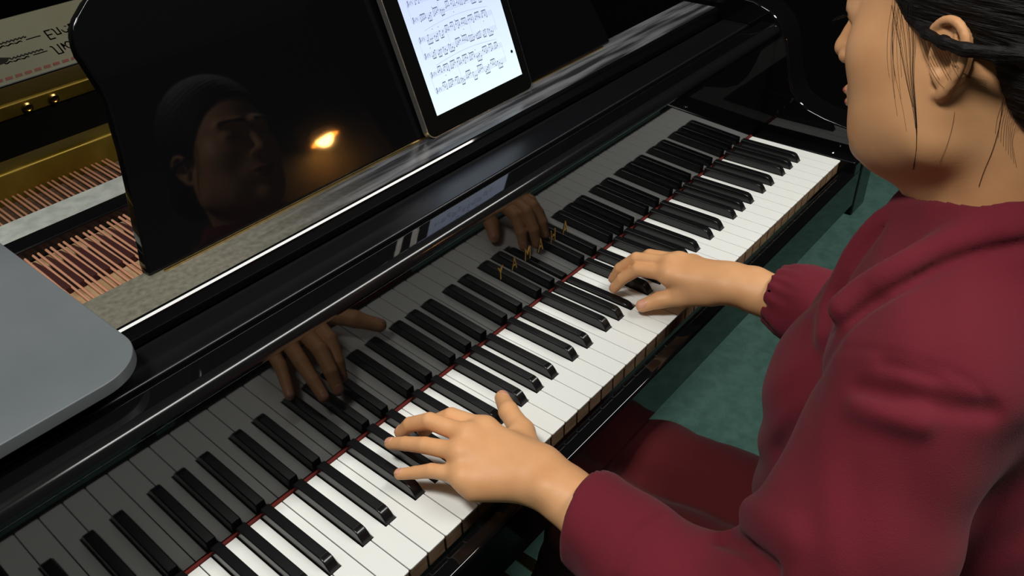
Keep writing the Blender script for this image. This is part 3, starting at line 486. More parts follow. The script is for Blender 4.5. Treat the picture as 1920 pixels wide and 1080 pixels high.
# ------------------------------------------------------------------ the player, modelled as smooth implicit surfaces
#SDF0
def json_strands():
    return  [([[-.65165,-.21577,0.45535],[-.6509,-.21785,0.44879],[-.65048,-.21998,0.44237],[-.65057,-.2221,0.43641],[-.6512,-.22401,0.43131],[-.65214,-.22558,0.42715],[-.65316,-.22683,0.42372],[-.65422,-.22795,0.42064],[-.65536,-.22914,0.41761],[-.6566,-.23047,0.4145],[-.65794,-.23192,0.41137],[-.65934,-.23344,0.40825],[-.66074,-.23501,0.40515],[-.66216,-.23665,0.40207],[-.66359,-.23835,0.399],[-.66498,-.24003,0.39591],[-.66626,-.24167,0.39277],[-.66741,-.24323,0.38957],[-.6685,-.24474,0.38632],[-.66955,-.24618,0.38303],[-.67048,-.2475,0.37966],[-.67124,-.24868,0.37617],[-.67175,-.24973,0.37253],[-.6719,-.25066,0.3687],[-.6717,-.2515,0.36469]],0.00018),([[-.65443,-.22139,0.45701],[-.65408,-.22327,0.45059],[-.65368,-.22511,0.44418],[-.65263,-.22663,0.43784],[-.65189,-.22789,0.43226],[-.65234,-.22903,0.4279],[-.65339,-.22997,0.42443],[-.65454,-.23081,0.42134],[-.6558,-.23174,0.4183],[-.65715,-.23283,0.41519],[-.65847,-.23403,0.41201],[-.65975,-.2353,0.40881],[-.66109,-.23664,0.40564],[-.66247,-.23806,0.40251],[-.66384,-.23954,0.39937],[-.66515,-.24102,0.39621],[-.66636,-.24247,0.39301],[-.66745,-.24388,0.38975],[-.6685,-.24526,0.38645],[-.66952,-.24658,0.38312],[-.67044,-.24782,0.37972],[-.67119,-.24894,0.3762],[-.6717,-.24993,0.37253],[-.67183,-.25076,0.36867],[-.67141,-.25139,0.36456],[-.67026,-.25175,0.36012],[-.6681,-.25182,0.35517],[-.66482,-.25161,0.34965],[-.66075,-.25122,0.3437]],0.0001),([[-.65371,-.21965,0.45653],[-.65335,-.22162,0.4501],[-.653,-.22357,0.44371],[-.65218,-.22524,0.43745],[-.65171,-.22667,0.43197],[-.65226,-.22793,0.42766],[-.65329,-.22896,0.4242],[-.65445,-.2299,0.42112],[-.65575,-.23093,0.41811],[-.65707,-.2321,0.415],[-.65833,-.23336,0.41182],[-.65962,-.2347,0.40863],[-.66099,-.23613,0.40549],[-.66241,-.23762,0.40238],[-.66381,-.23917,0.39927],[-.66514,-.24072,0.39614],[-.66637,-.24222,0.39295],[-.66749,-.24365,0.3897],[-.66854,-.24504,0.38641],[-.66958,-.24642,0.3831],[-.67057,-.24779,0.37977]],0.00018),([[-.64256,-.20432,0.45109],[-.64478,-.20779,0.44543],[-.64696,-.2112,0.43983],[-.64896,-.21439,0.43452],[-.6506,-.21715,0.4298],[-.65181,-.21936,0.4258],[-.65275,-.22117,0.42243],[-.6537,-.22281,0.4194],[-.65476,-.2245,0.41643],[-.65593,-.22628,0.41337],[-.65717,-.22814,0.41028],[-.65849,-.23005,0.40721],[-.65989,-.23203,0.40418],[-.66139,-.23407,0.4012],[-.66292,-.23615,0.39824],[-.66437,-.23819,0.39525],[-.66573,-.24013,0.3922],[-.667,-.24195,0.38909],[-.66816,-.24366,0.38591],[-.66927,-.24533,0.3827],[-.67044,-.247,0.37951]],0.0001),([[-.64682,-.21057,0.45324],[-.64749,-.21327,0.44709],[-.64836,-.216,0.44107],[-.64953,-.21864,0.43548],[-.65082,-.22098,0.43061],[-.652,-.22286,0.42657],[-.65306,-.22437,0.42318],[-.65411,-.22573,0.42014],[-.65523,-.22714,0.41714],[-.65643,-.22867,0.41405],[-.6577,-.23029,0.41093],[-.659,-.23196,0.40781],[-.66036,-.2337,0.40472],[-.66181,-.23552,0.40168],[-.66331,-.23739,0.39867],[-.66475,-.23923,0.39564],[-.66608,-.241,0.39254],[-.66725,-.24265,0.38936],[-.6683,-.24422,0.38611],[-.66936,-.24577,0.38285],[-.6705,-.24732,0.37962]],0.00014),([[-.65107,-.21439,0.45497],[-.6501,-.21649,0.44834],[-.64963,-.21869,0.4419],[-.64996,-.22094,0.43602],[-.65086,-.223,0.43101],[-.6519,-.22468,0.4269],[-.65292,-.22601,0.42348],[-.65398,-.2272,0.42041],[-.65512,-.22846,0.41738],[-.65636,-.22986,0.41429],[-.65771,-.23137,0.41117],[-.65913,-.23295,0.40807],[-.66055,-.23458,0.40499],[-.66199,-.23628,0.40192],[-.66344,-.23803,0.39887],[-.66485,-.23977,0.3958],[-.66614,-.24145,0.39268],[-.66731,-.24305,0.38948],[-.6684,-.24459,0.38624],[-.66946,-.24606,0.38296],[-.67041,-.24743,0.3796],[-.67117,-.24868,0.37612],[-.67169,-.24978,0.37248],[-.67182,-.2507,0.36865],[-.67141,-.25135,0.36455],[-.67024,-.25167,0.36008],[-.66804,-.25165,0.35509],[-.66469,-.25131,0.3495],[-.66056,-.25079,0.34348]],0.0001),([[-.64216,-.20359,0.45087],[-.64453,-.20714,0.44525],[-.64683,-.21062,0.43969],[-.64891,-.21388,0.43441],[-.65059,-.21668,0.4297],[-.65181,-.21894,0.42572],[-.65276,-.22079,0.42236],[-.6537,-.22247,0.41933],[-.65475,-.22419,0.41636],[-.65591,-.22601,0.41331],[-.65715,-.2279,0.41022],[-.65847,-.22983,0.40715],[-.65987,-.23183,0.40413],[-.66138,-.23391,0.40116],[-.66292,-.23601,0.39821],[-.66438,-.23808,0.39522],[-.66574,-.24004,0.39218],[-.66702,-.24188,0.38908],[-.66818,-.24361,0.38591],[-.6693,-.24529,0.3827],[-.67047,-.24697,0.37951]],0.00014),([[-.64591,-.20886,0.45272],[-.64681,-.21173,0.44664],[-.64799,-.21463,0.44073],[-.64937,-.21742,0.4352],[-.65067,-.21986,0.43035],[-.65183,-.22182,0.4263],[-.65289,-.22343,0.42294],[-.65394,-.22488,0.41991],[-.65505,-.22637,0.41692],[-.65625,-.22797,0.41384],[-.65751,-.22966,0.41073],[-.65882,-.2314,0.40762],[-.6602,-.23321,0.40455],[-.66167,-.2351,0.40153],[-.66315,-.23702,0.39853],[-.66455,-.23891,0.39549],[-.66586,-.24074,0.3924],[-.6671,-.24247,0.38926],[-.66823,-.24412,0.38606],[-.66929,-.24568,0.3828],[-.67029,-.24715,0.37948],[-.67114,-.2485,0.37605],[-.67168,-.24968,0.37245],[-.67182,-.25065,0.36864],[-.6714,-.25132,0.36454],[-.67023,-.25162,0.36006],[-.668,-.25153,0.35504],[-.66461,-.25111,0.3494],[-.66043,-.25049,0.34334]],0.0001),([[-.65257,-.21815,0.45599],[-.65201,-.22015,0.44949],[-.65161,-.22216,0.44307],[-.65129,-.22403,0.43698],[-.65141,-.22568,0.43169],[-.65219,-.22708,0.42747],[-.65329,-.22821,0.42404],[-.65443,-.22922,0.42097],[-.65561,-.23029,0.41793],[-.65685,-.2315,0.4148],[-.65817,-.23284,0.41165],[-.65953,-.23425,0.4085],[-.66088,-.23572,0.40536],[-.66226,-.23725,0.40224],[-.66365,-.23883,0.39914],[-.66504,-.24045,0.39603],[-.66642,-.24206,0.39293]],0.0001),([[-.65154,-.21567,0.45531],[-.65079,-.21775,0.44874],[-.65036,-.21989,0.44232],[-.65046,-.22201,0.43637],[-.6511,-.22393,0.43126],[-.65206,-.22551,0.42711],[-.65307,-.22676,0.42368],[-.65414,-.22789,0.4206],[-.65528,-.22908,0.41757],[-.65652,-.23041,0.41446],[-.65786,-.23186,0.41133],[-.65926,-.23339,0.40822],[-.66066,-.23497,0.40511],[-.66208,-.23662,0.40203],[-.66352,-.23831,0.39896],[-.6649,-.24,0.39588],[-.66618,-.24164,0.39274],[-.66734,-.24321,0.38953],[-.66842,-.24471,0.38628],[-.66947,-.24616,0.38299],[-.67041,-.2475,0.37962],[-.67118,-.24872,0.37613],[-.67169,-.24981,0.37249],[-.67182,-.25071,0.36865],[-.67141,-.25135,0.36455],[-.67025,-.25169,0.36009],[-.66805,-.25168,0.35511],[-.66471,-.25136,0.34953],[-.66059,-.25087,0.34352]],0.0001),([[-.64331,-.20581,0.45154],[-.64532,-.20913,0.4458],[-.6472,-.21238,0.4401],[-.64892,-.21542,0.4347],[-.6504,-.21805,0.42991],[-.65164,-.22019,0.42592],[-.65271,-.22194,0.42258],[-.65376,-.22354,0.41957],[-.65486,-.22516,0.4166],[-.65603,-.22688,0.41354],[-.65729,-.22868,0.41044],[-.6586,-.23053,0.40735],[-.65999,-.23244,0.4043],[-.66148,-.2344,0.40131],[-.66299,-.23641,0.39833],[-.66441,-.23841,0.39531],[-.66571,-.24038,0.39226]],0.0001),([[-.6527,-.21837,0.45606],[-.65217,-.22036,0.44957],[-.65178,-.22236,0.44316],[-.65142,-.22421,0.43705],[-.65148,-.22584,0.43174],[-.65222,-.22721,0.4275],[-.65331,-.22833,0.42407],[-.65446,-.22932,0.421],[-.65564,-.23039,0.41796],[-.65688,-.23159,0.41483],[-.6582,-.23292,0.41167],[-.65955,-.23432,0.40852],[-.6609,-.23578,0.40538],[-.66227,-.23731,0.40226],[-.66367,-.2389,0.39916],[-.66502,-.24049,0.39604],[-.66627,-.24203,0.39286],[-.66739,-.24349,0.38962],[-.66845,-.24491,0.38634],[-.6695,-.24632,0.38305],[-.6705,-.24771,0.37972]],0.0001),([[-.64492,-.20382,0.46101],[-.64312,-.20364,0.45666],[-.6424,-.20376,0.45264],[-.6427,-.20415,0.44906],[-.64344,-.20462,0.4459],[-.64427,-.20506,0.44315],[-.64511,-.20548,0.44069],[-.64596,-.20592,0.43829],[-.64686,-.20648,0.43576],[-.64788,-.20719,0.43301],[-.64897,-.20802,0.4301],[-.65004,-.20892,0.42715],[-.65103,-.20984,0.42427],[-.65191,-.21077,0.42149],[-.65269,-.21171,0.41881],[-.65339,-.21267,0.41624],[-.65403,-.21365,0.41382],[-.65462,-.21464,0.41156],[-.65516,-.21565,0.40946],[-.65569,-.21666,0.40743],[-.65623,-.21768,0.40542]],8e-05),([[-.64566,-.20509,0.46083],[-.64547,-.2056,0.45732],[-.64461,-.20592,0.45361],[-.64404,-.2063,0.45008],[-.64434,-.2069,0.44702],[-.64504,-.20757,0.44434],[-.64581,-.20823,0.44188],[-.64659,-.20891,0.43951],[-.64739,-.20964,0.43707],[-.64823,-.21045,0.43453],[-.64912,-.21132,0.4319],[-.65001,-.21225,0.42923],[-.6509,-.21322,0.4265],[-.65177,-.21425,0.42371],[-.65262,-.21532,0.42089],[-.65342,-.2164,0.41815],[-.65415,-.21744,0.41562],[-.6548,-.21844,0.41335],[-.65539,-.2194,0.4113],[-.65596,-.22035,0.40936],[-.65652,-.2213,0.40744]],8e-05),([[-.64638,-.20631,0.46055],[-.64613,-.20662,0.45726],[-.64519,-.20673,0.45378],[-.64437,-.20685,0.45045],[-.64431,-.20714,0.44765],[-.6447,-.20748,0.44536],[-.64525,-.20783,0.44336],[-.64593,-.20827,0.4413],[-.64677,-.20891,0.43877],[-.64781,-.20981,0.4356],[-.64901,-.21091,0.432],[-.65019,-.21203,0.42844],[-.65117,-.213,0.42541],[-.65187,-.21374,0.42315],[-.65238,-.21433,0.42143],[-.65286,-.21495,0.41974],[-.65348,-.21577,0.41757],[-.65427,-.21685,0.41472],[-.65518,-.21813,0.41135],[-.65613,-.2195,0.40782],[-.65706,-.22085,0.40448],[-.65798,-.22216,0.40145],[-.65891,-.22343,0.39867],[-.65988,-.2247,0.39602],[-.66087,-.22598,0.3934]],8e-05),([[-.6473,-.20675,0.4629],[-.6471,-.20683,0.45993],[-.64631,-.20675,0.45676],[-.645,-.20655,0.45341],[-.64418,-.20651,0.45018],[-.64429,-.20677,0.44722],[-.64492,-.2072,0.44437],[-.64575,-.20777,0.44147],[-.64674,-.20848,0.43838],[-.64784,-.20935,0.43503],[-.64903,-.21033,0.43153],[-.65017,-.21133,0.42814],[-.65113,-.21222,0.4252],[-.65186,-.21297,0.42285],[-.65242,-.21362,0.42093],[-.65296,-.21431,0.41904],[-.65359,-.21518,0.41678],[-.65435,-.21628,0.41399],[-.65521,-.21756,0.41078],[-.6561,-.21894,0.40745],[-.657,-.22033,0.40423],[-.65792,-.22173,0.40122],[-.65889,-.22313,0.39839],[-.6599,-.22454,0.39568],[-.66092,-.22596,0.39302],[-.66191,-.22736,0.39039],[-.66287,-.22875,0.38779],[-.66381,-.23014,0.3852],[-.66473,-.23152,0.38261]],8e-05),([[-.6482,-.20854,0.46144],[-.64759,-.20882,0.45829],[-.64683,-.20907,0.45508],[-.64615,-.20935,0.45186],[-.64581,-.20976,0.44869],[-.6459,-.21032,0.4456],[-.64639,-.21101,0.4426],[-.6471,-.21177,0.43974],[-.64791,-.21255,0.4371],[-.64874,-.21331,0.43471],[-.6495,-.21404,0.43249],[-.65019,-.21479,0.43027],[-.65087,-.21559,0.42797],[-.65158,-.21647,0.42553],[-.65234,-.21743,0.42299],[-.65312,-.21846,0.42038],[-.65393,-.21955,0.41773],[-.65475,-.22068,0.41504],[-.65558,-.22187,0.41231],[-.65645,-.22312,0.4095],[-.6574,-.22444,0.40659],[-.65846,-.22585,0.40359],[-.65962,-.22735,0.40051],[-.66086,-.22888,0.39739],[-.6621,-.23043,0.39426]],8e-05),([[-.64849,-.20928,0.46216],[-.6475,-.20919,0.45823],[-.64633,-.20905,0.45426],[-.6455,-.209,0.45051],[-.64533,-.2091,0.44723],[-.6456,-.20927,0.44442],[-.6461,-.20949,0.44197],[-.64674,-.20978,0.43968],[-.64744,-.21015,0.43738],[-.64816,-.21062,0.43501],[-.64892,-.2112,0.43258],[-.64971,-.21187,0.43011],[-.65053,-.21265,0.42758],[-.65135,-.21354,0.42498],[-.65216,-.21453,0.42232],[-.65296,-.2156,0.41965],[-.65373,-.21672,0.41703],[-.65447,-.21791,0.41448],[-.65521,-.21915,0.41199],[-.65595,-.22046,0.40953],[-.65672,-.22183,0.40708],[-.65756,-.22327,0.40466],[-.65848,-.22479,0.40226],[-.65949,-.22636,0.39987],[-.66056,-.22797,0.39747],[-.66165,-.22961,0.39505],[-.66274,-.23127,0.39257],[-.66384,-.23295,0.39],[-.66497,-.23463,0.38728],[-.66617,-.23634,0.38441],[-.66739,-.23805,0.3814],[-.66852,-.23974,0.37827],[-.66954,-.24141,0.37507]],8e-05),([[-.64934,-.21118,0.46154],[-.64947,-.2118,0.45828],[-.64922,-.21232,0.45493],[-.64846,-.21266,0.45159],[-.64767,-.21292,0.44863],[-.64725,-.21317,0.44628],[-.64712,-.21343,0.44436],[-.64729,-.21381,0.44247],[-.64777,-.21441,0.44017],[-.64847,-.21526,0.43726],[-.64933,-.21629,0.43388],[-.65031,-.21741,0.43047],[-.65129,-.21847,0.42738],[-.65211,-.2194,0.42474],[-.65273,-.22022,0.4224],[-.65327,-.22102,0.42017],[-.6539,-.22189,0.41788],[-.65464,-.22285,0.41547],[-.65544,-.22389,0.41295],[-.65627,-.22496,0.41039],[-.6571,-.22603,0.40781]],8e-05),([[-.6515,-.21183,0.46462],[-.6502,-.2115,0.46085],[-.64881,-.21114,0.45703],[-.64734,-.21078,0.45317],[-.64632,-.21058,0.44941],[-.64609,-.21064,0.44587],[-.64644,-.21089,0.44254],[-.64711,-.21124,0.43948],[-.64788,-.2116,0.4368],[-.64856,-.21191,0.43453],[-.64914,-.21219,0.43255],[-.64973,-.21256,0.43054],[-.65044,-.21314,0.42818],[-.65131,-.21397,0.42533],[-.65227,-.21501,0.42209],[-.65325,-.21618,0.41873],[-.65417,-.21739,0.41546],[-.65503,-.21862,0.41239],[-.65585,-.21988,0.40948],[-.65668,-.22116,0.40663],[-.65753,-.22246,0.40381]],8e-05),([[-.65112,-.22902,0.43471],[-.65166,-.23043,0.43248],[-.65236,-.23188,0.43031],[-.65319,-.2334,0.42824],[-.65416,-.23502,0.4263],[-.656,-.23693,0.4248],[-.65991,-.23937,0.42414],[-.66491,-.24211,0.42394],[-.66827,-.24452,0.42315],[-.66956,-.2465,0.42158],[-.67024,-.24837,0.4198],[-.67088,-.25023,0.41812],[-.67135,-.25198,0.41662],[-.67171,-.25362,0.41539],[-.67227,-.25524,0.41448],[-.67334,-.25692,0.41388],[-.67482,-.25868,0.41348]],9e-05),([[-.66772,-.23508,0.43995],[-.6582,-.23401,0.43453],[-.65379,-.23418,0.43085],[-.65367,-.23542,0.42862],[-.65562,-.23723,0.42717],[-.65972,-.23963,0.42654],[-.66471,-.2423,0.42628],[-.6677,-.24457,0.42535],[-.66843,-.24637,0.42364],[-.66878,-.24811,0.42179],[-.66959,-.24999,0.42012],[-.67069,-.25196,0.41857],[-.67181,-.25393,0.41703]],9e-05),([[-.66849,-.23726,0.43987],[-.66307,-.23713,0.43605],[-.66075,-.23775,0.43329],[-.66209,-.23927,0.43178],[-.66516,-.24129,0.43086],[-.66726,-.24321,0.4296],[-.66765,-.24482,0.42774],[-.66742,-.24635,0.42566],[-.66724,-.24789,0.42359]],9e-05),([[-.66945,-.23947,0.43985],[-.66606,-.23978,0.43694],[-.66575,-.24081,0.43506],[-.66699,-.24226,0.43369],[-.66748,-.24365,0.432],[-.66715,-.24499,0.42995],[-.6667,-.24641,0.42782],[-.66653,-.24795,0.42574],[-.66655,-.24955,0.42373]],9e-05),([[-.67233,-.24211,0.44049],[-.66923,-.24244,0.43787],[-.66792,-.2432,0.43585],[-.66766,-.24426,0.43413],[-.66712,-.24538,0.4322],[-.66632,-.24659,0.43005],[-.66587,-.24799,0.42792],[-.66596,-.2496,0.42594],[-.66666,-.25138,0.42418],[-.66825,-.25338,0.42278],[-.67048,-.25555,0.42164],[-.67284,-.25775,0.42057],[-.67523,-.25995,0.41952]],9e-05),([[-.67527,-.24474,0.44115],[-.67335,-.2453,0.43913],[-.67032,-.24562,0.43671],[-.66763,-.24609,0.43433],[-.66617,-.24698,0.4322],[-.66543,-.24818,0.43014],[-.66523,-.24964,0.42811],[-.66572,-.25133,0.42626],[-.66705,-.25325,0.42472],[-.6693,-.25538,0.42356],[-.672,-.25763,0.4226],[-.67441,-.25983,0.42155],[-.67645,-.26194,0.42038]],9e-05),([[-.67689,-.24705,0.44137],[-.67714,-.24804,0.44029],[-.67463,-.24844,0.43824],[-.66995,-.24844,0.43534],[-.66639,-.24883,0.43261],[-.66521,-.24994,0.43046],[-.66531,-.25147,0.42855],[-.66614,-.25323,0.42681],[-.66758,-.25513,0.42526]],9e-05),([[-.67824,-.24928,0.44149],[-.67863,-.25024,0.44066],[-.678,-.25101,0.43945],[-.67466,-.25127,0.43717],[-.66957,-.25132,0.43404],[-.66631,-.25195,0.43123],[-.66633,-.25346,0.42933],[-.66909,-.25561,0.42827],[-.67385,-.25818,0.42791]],9e-05),([[-.67855,-.25127,0.44127],[-.67888,-.25217,0.4406],[-.67822,-.25288,0.43957],[-.67496,-.25312,0.43749],[-.67012,-.2532,0.43456],[-.66762,-.25398,0.43208],[-.669,-.25574,0.43067],[-.67202,-.25794,0.42971],[-.67451,-.26006,0.42858],[-.67606,-.26202,0.42717],[-.6767,-.26381,0.42548],[-.67623,-.26541,0.42339],[-.67493,-.26686,0.42099]],9e-05),([[-.67874,-.25323,0.44101],[-.67911,-.25408,0.44054],[-.67862,-.25478,0.43975],[-.67624,-.25517,0.43814],[-.67346,-.25566,0.43605],[-.67283,-.2568,0.43429],[-.67376,-.25846,0.43275],[-.67485,-.26025,0.4311],[-.67604,-.2621,0.4295],[-.67689,-.26391,0.42785],[-.67633,-.26547,0.42572],[-.6734,-.26661,0.42272],[-.66827,-.26734,0.4189]],9e-05),([[-.66552,-.25351,0.42908],[-.66907,-.25624,0.42906],[-.67265,-.25897,0.42908],[-.67541,-.26152,0.42889],[-.67677,-.26379,0.42831],[-.67636,-.26573,0.42724],[-.67331,-.26721,0.42534],[-.66785,-.26835,0.42268],[-.66247,-.26969,0.42018],[-.65927,-.27165,0.41864],[-.65778,-.27409,0.41784],[-.65665,-.27668,0.41724],[-.65544,-.27928,0.41663]],9e-05),([[-.6735,-.25736,0.43127],[-.67444,-.25948,0.43022],[-.67573,-.26166,0.42932],[-.67679,-.26379,0.42843],[-.6764,-.26566,0.42719],[-.67342,-.26704,0.42521],[-.66809,-.26801,0.42255],[-.66288,-.2691,0.42004],[-.65987,-.27073,0.41839],[-.65851,-.27282,0.41738],[-.65753,-.2751,0.41654],[-.65661,-.27745,0.41575],[-.65579,-.27983,0.415]],9e-05),([[-.67407,-.25965,0.43084],[-.67593,-.26189,0.43001],[-.67698,-.26396,0.42891],[-.67643,-.26572,0.42734],[-.6737,-.26708,0.42521],[-.66941,-.26815,0.42279],[-.66504,-.26923,0.42056],[-.66157,-.27054,0.41874],[-.65941,-.27217,0.41738],[-.65827,-.27409,0.41631],[-.65746,-.27614,0.41531],[-.65666,-.27823,0.41428],[-.65582,-.28033,0.41324]],9e-05),([[-.67675,-.26235,0.43117],[-.6772,-.26424,0.42972],[-.67648,-.26592,0.42786],[-.6734,-.26715,0.42528],[-.66815,-.26799,0.42219],[-.66313,-.26887,0.41952],[-.66032,-.27017,0.41794],[-.65922,-.2718,0.41705],[-.65856,-.27355,0.41622],[-.65788,-.27533,0.41519],[-.65721,-.27715,0.414],[-.65655,-.27899,0.41276],[-.65589,-.28084,0.4115]],9e-05),([[-.65256,-.29199,0.40429],[-.65269,-.2927,0.40078],[-.65284,-.2934,0.39723],[-.65299,-.29405,0.3935],[-.65319,-.29464,0.38946],[-.65347,-.29514,0.38501],[-.65376,-.29555,0.38025],[-.65398,-.29582,0.37536],[-.65413,-.29592,0.3706],[-.65429,-.29583,0.3661],[-.65446,-.29558,0.36182],[-.65455,-.29529,0.35774],[-.65454,-.29506,0.35388],[-.65444,-.29494,0.35031],[-.6543,-.29491,0.34699],[-.65416,-.29492,0.34379],[-.65402,-.29495,0.34062]],0.00018),([[-.66471,-.26746,0.39476],[-.66513,-.26789,0.39213],[-.66546,-.2683,0.38942],[-.66576,-.26867,0.38662],[-.66618,-.26899,0.38368],[-.66678,-.26927,0.3806],[-.66749,-.26949,0.37739],[-.66814,-.26961,0.37411],[-.66857,-.26959,0.37083],[-.66873,-.2694,0.36755],[-.66857,-.26907,0.36425],[-.66811,-.26862,0.36083],[-.66741,-.26811,0.3573]],0.0001),([[-.66375,-.29248,0.42674],[-.66256,-.29264,0.42218],[-.6608,-.29271,0.41741],[-.65802,-.2926,0.41231],[-.65496,-.29235,0.40726],[-.6532,-.29215,0.40293],[-.65303,-.29208,0.39941],[-.65337,-.29211,0.39625],[-.6536,-.29225,0.39321],[-.65369,-.29256,0.39026],[-.65371,-.29301,0.38741],[-.65372,-.29352,0.38462],[-.65374,-.29405,0.38185]],9e-05),([[-.66375,-.29416,0.42423],[-.66293,-.29432,0.41967],[-.66116,-.29434,0.41475],[-.6581,-.29416,0.40942],[-.65484,-.29391,0.4042],[-.65306,-.29381,0.39982],[-.65282,-.2939,0.39628],[-.65299,-.29407,0.39309],[-.65308,-.29434,0.39005],[-.6532,-.29475,0.38719],[-.65335,-.29528,0.3845],[-.65345,-.29585,0.38186],[-.65349,-.29644,0.37921]],9e-05),([[-.66344,-.29581,0.4216],[-.66173,-.29578,0.41656],[-.65964,-.2957,0.41138],[-.65676,-.29553,0.40597],[-.65396,-.29538,0.40084],[-.65257,-.29544,0.39656],[-.65241,-.29569,0.39306],[-.65258,-.29604,0.38992],[-.65275,-.29646,0.38697],[-.65287,-.29697,0.38419],[-.6529,-.29755,0.38155],[-.6529,-.29816,0.37897],[-.6529,-.29878,0.37642]],9e-05),([[-.66466,-.29767,0.41952],[-.66153,-.29739,0.41381],[-.6586,-.29715,0.40816],[-.65583,-.29697,0.40267],[-.65354,-.29692,0.39764],[-.65235,-.29711,0.39339],[-.65214,-.29751,0.38988],[-.65225,-.29802,0.38675],[-.65234,-.29858,0.38384],[-.65237,-.29917,0.38111],[-.65236,-.29981,0.37855],[-.65234,-.30046,0.37607],[-.65232,-.30113,0.37362]],9e-05),([[-.66178,-.29899,0.41593],[-.66005,-.29884,0.41058],[-.65714,-.29855,0.40476],[-.65393,-.29829,0.39896],[-.65211,-.29834,0.39401],[-.65174,-.29874,0.39006],[-.65182,-.29934,0.38667],[-.65188,-.30001,0.38357],[-.65188,-.30069,0.38068],[-.65185,-.30138,0.37801],[-.65182,-.30208,0.37554],[-.65179,-.30278,0.37318],[-.65175,-.30349,0.37083]],9e-05),([[-.66209,-.30073,0.4135],[-.65963,-.30043,0.40772],[-.65654,-.30007,0.40169],[-.65356,-.29982,0.39584],[-.65186,-.29992,0.39085],[-.65141,-.30041,0.38682],[-.65142,-.30116,0.38341],[-.65144,-.30199,0.38034],[-.6514,-.30281,0.3775],[-.65136,-.3036,0.37491],[-.65131,-.30436,0.37254],[-.65127,-.30511,0.37028],[-.65123,-.30586,0.36805]],9e-05),([[-.6616,-.30238,0.41077],[-.65796,-.30188,0.40436],[-.6544,-.30141,0.39798],[-.65198,-.3012,0.39221],[-.65115,-.30145,0.38748],[-.6511,-.3021,0.38358],[-.65111,-.303,0.38019],[-.65104,-.30399,0.37712],[-.65095,-.30495,0.37433],[-.65089,-.30583,0.37181],[-.65083,-.30665,0.36954],[-.65078,-.30744,0.36739],[-.65074,-.30824,0.36528]],9e-05),([[-.66195,-.30414,0.40835],[-.65802,-.30355,0.40168],[-.65436,-.30302,0.3951],[-.65186,-.30278,0.38916],[-.65093,-.30305,0.38429],[-.65082,-.30379,0.38034],[-.65076,-.30484,0.37693],[-.65064,-.30599,0.37388],[-.65053,-.30709,0.37115],[-.65045,-.30807,0.36872],[-.65041,-.30895,0.36656],[-.65047,-.30981,0.36458],[-.65066,-.31067,0.36269]],9e-05),([[-.65887,-.30549,0.40459],[-.65574,-.30494,0.39805],[-.65262,-.30443,0.39151],[-.65081,-.30426,0.38571],[-.65047,-.30462,0.381],[-.65052,-.30549,0.37707],[-.65043,-.30669,0.37366],[-.6503,-.30801,0.37066],[-.65026,-.30926,0.36803],[-.6503,-.31035,0.36575],[-.65033,-.3113,0.36372],[-.6503,-.31219,0.36182],[-.65026,-.31307,0.35995]],9e-05)]
A_ = lambda *p: np.array(p, np.float32)
def seg(P, a, b, ra, rb, flat=None):
    a = A_(*a); b = A_(*b); ba = b - a; pa = P - a
    t = np.clip((pa @ ba) / (ba @ ba + 1e-12), 0, 1)
    q = pa - t[:, None] * ba
    if flat is not None:                       # (direction, factor): thinner along that direction
        d, k = flat; d = A_(*d); d = d / np.linalg.norm(d); c = q @ d
        q = q + (c * (1 / k - 1))[:, None] * d
        L = np.sqrt((q * q).sum(1)); return (L - (ra + (rb - ra) * t)) * k ** .5
    return np.sqrt((q * q).sum(1)) - (ra + (rb - ra) * t)
def ball(P, c, r): q = P - A_(*c); return np.sqrt((q * q).sum(1)) - r
def ell(P, c, r, Rm=None):
    q = P - A_(*c)
    if Rm is not None: q = q @ Rm
    r = A_(*r); k0 = np.sqrt(((q / r) ** 2).sum(1)); k1 = np.sqrt(((q / (r * r)) ** 2).sum(1)) + 1e-9
    return k0 * (k0 - 1) / k1
def smin(a, b, k): h = np.maximum(k - np.abs(a - b), 0) / k; return np.minimum(a, b) - h * h * k * .25
def smax(a, b, k): return -smin(-a, -b, k)
def chain(P, pts, rs, k=.003, flat=None):
    d = None
    for i in range(len(pts) - 1):
        e = seg(P, pts[i], pts[i + 1], rs[i], rs[i + 1], flat); d = e if d is None else smin(d, e, k)
    return d
def dense(pts, rs, n=5):
    """Catmull-Rom: the same path with more points"""
    A = np.array([list(p) + [r] for p, r in zip(pts, rs)], float); A = np.vstack([2 * A[0] - A[1], A, 2 * A[-1] - A[-2]]); o = []
    for i in range(1, len(A) - 2):
        for k in range(n):
            t = k / n; o.append(.5 * (2 * A[i] + (A[i + 1] - A[i - 1]) * t + (2 * A[i - 1] - 5 * A[i] + 4 * A[i + 1] - A[i + 2]) * t * t + (3 * A[i] - A[i - 1] - 3 * A[i + 1] + A[i + 2]) * t ** 3))
    o.append(A[-2]); return [tuple(v[:3]) for v in o], [float(v[3]) for v in o]
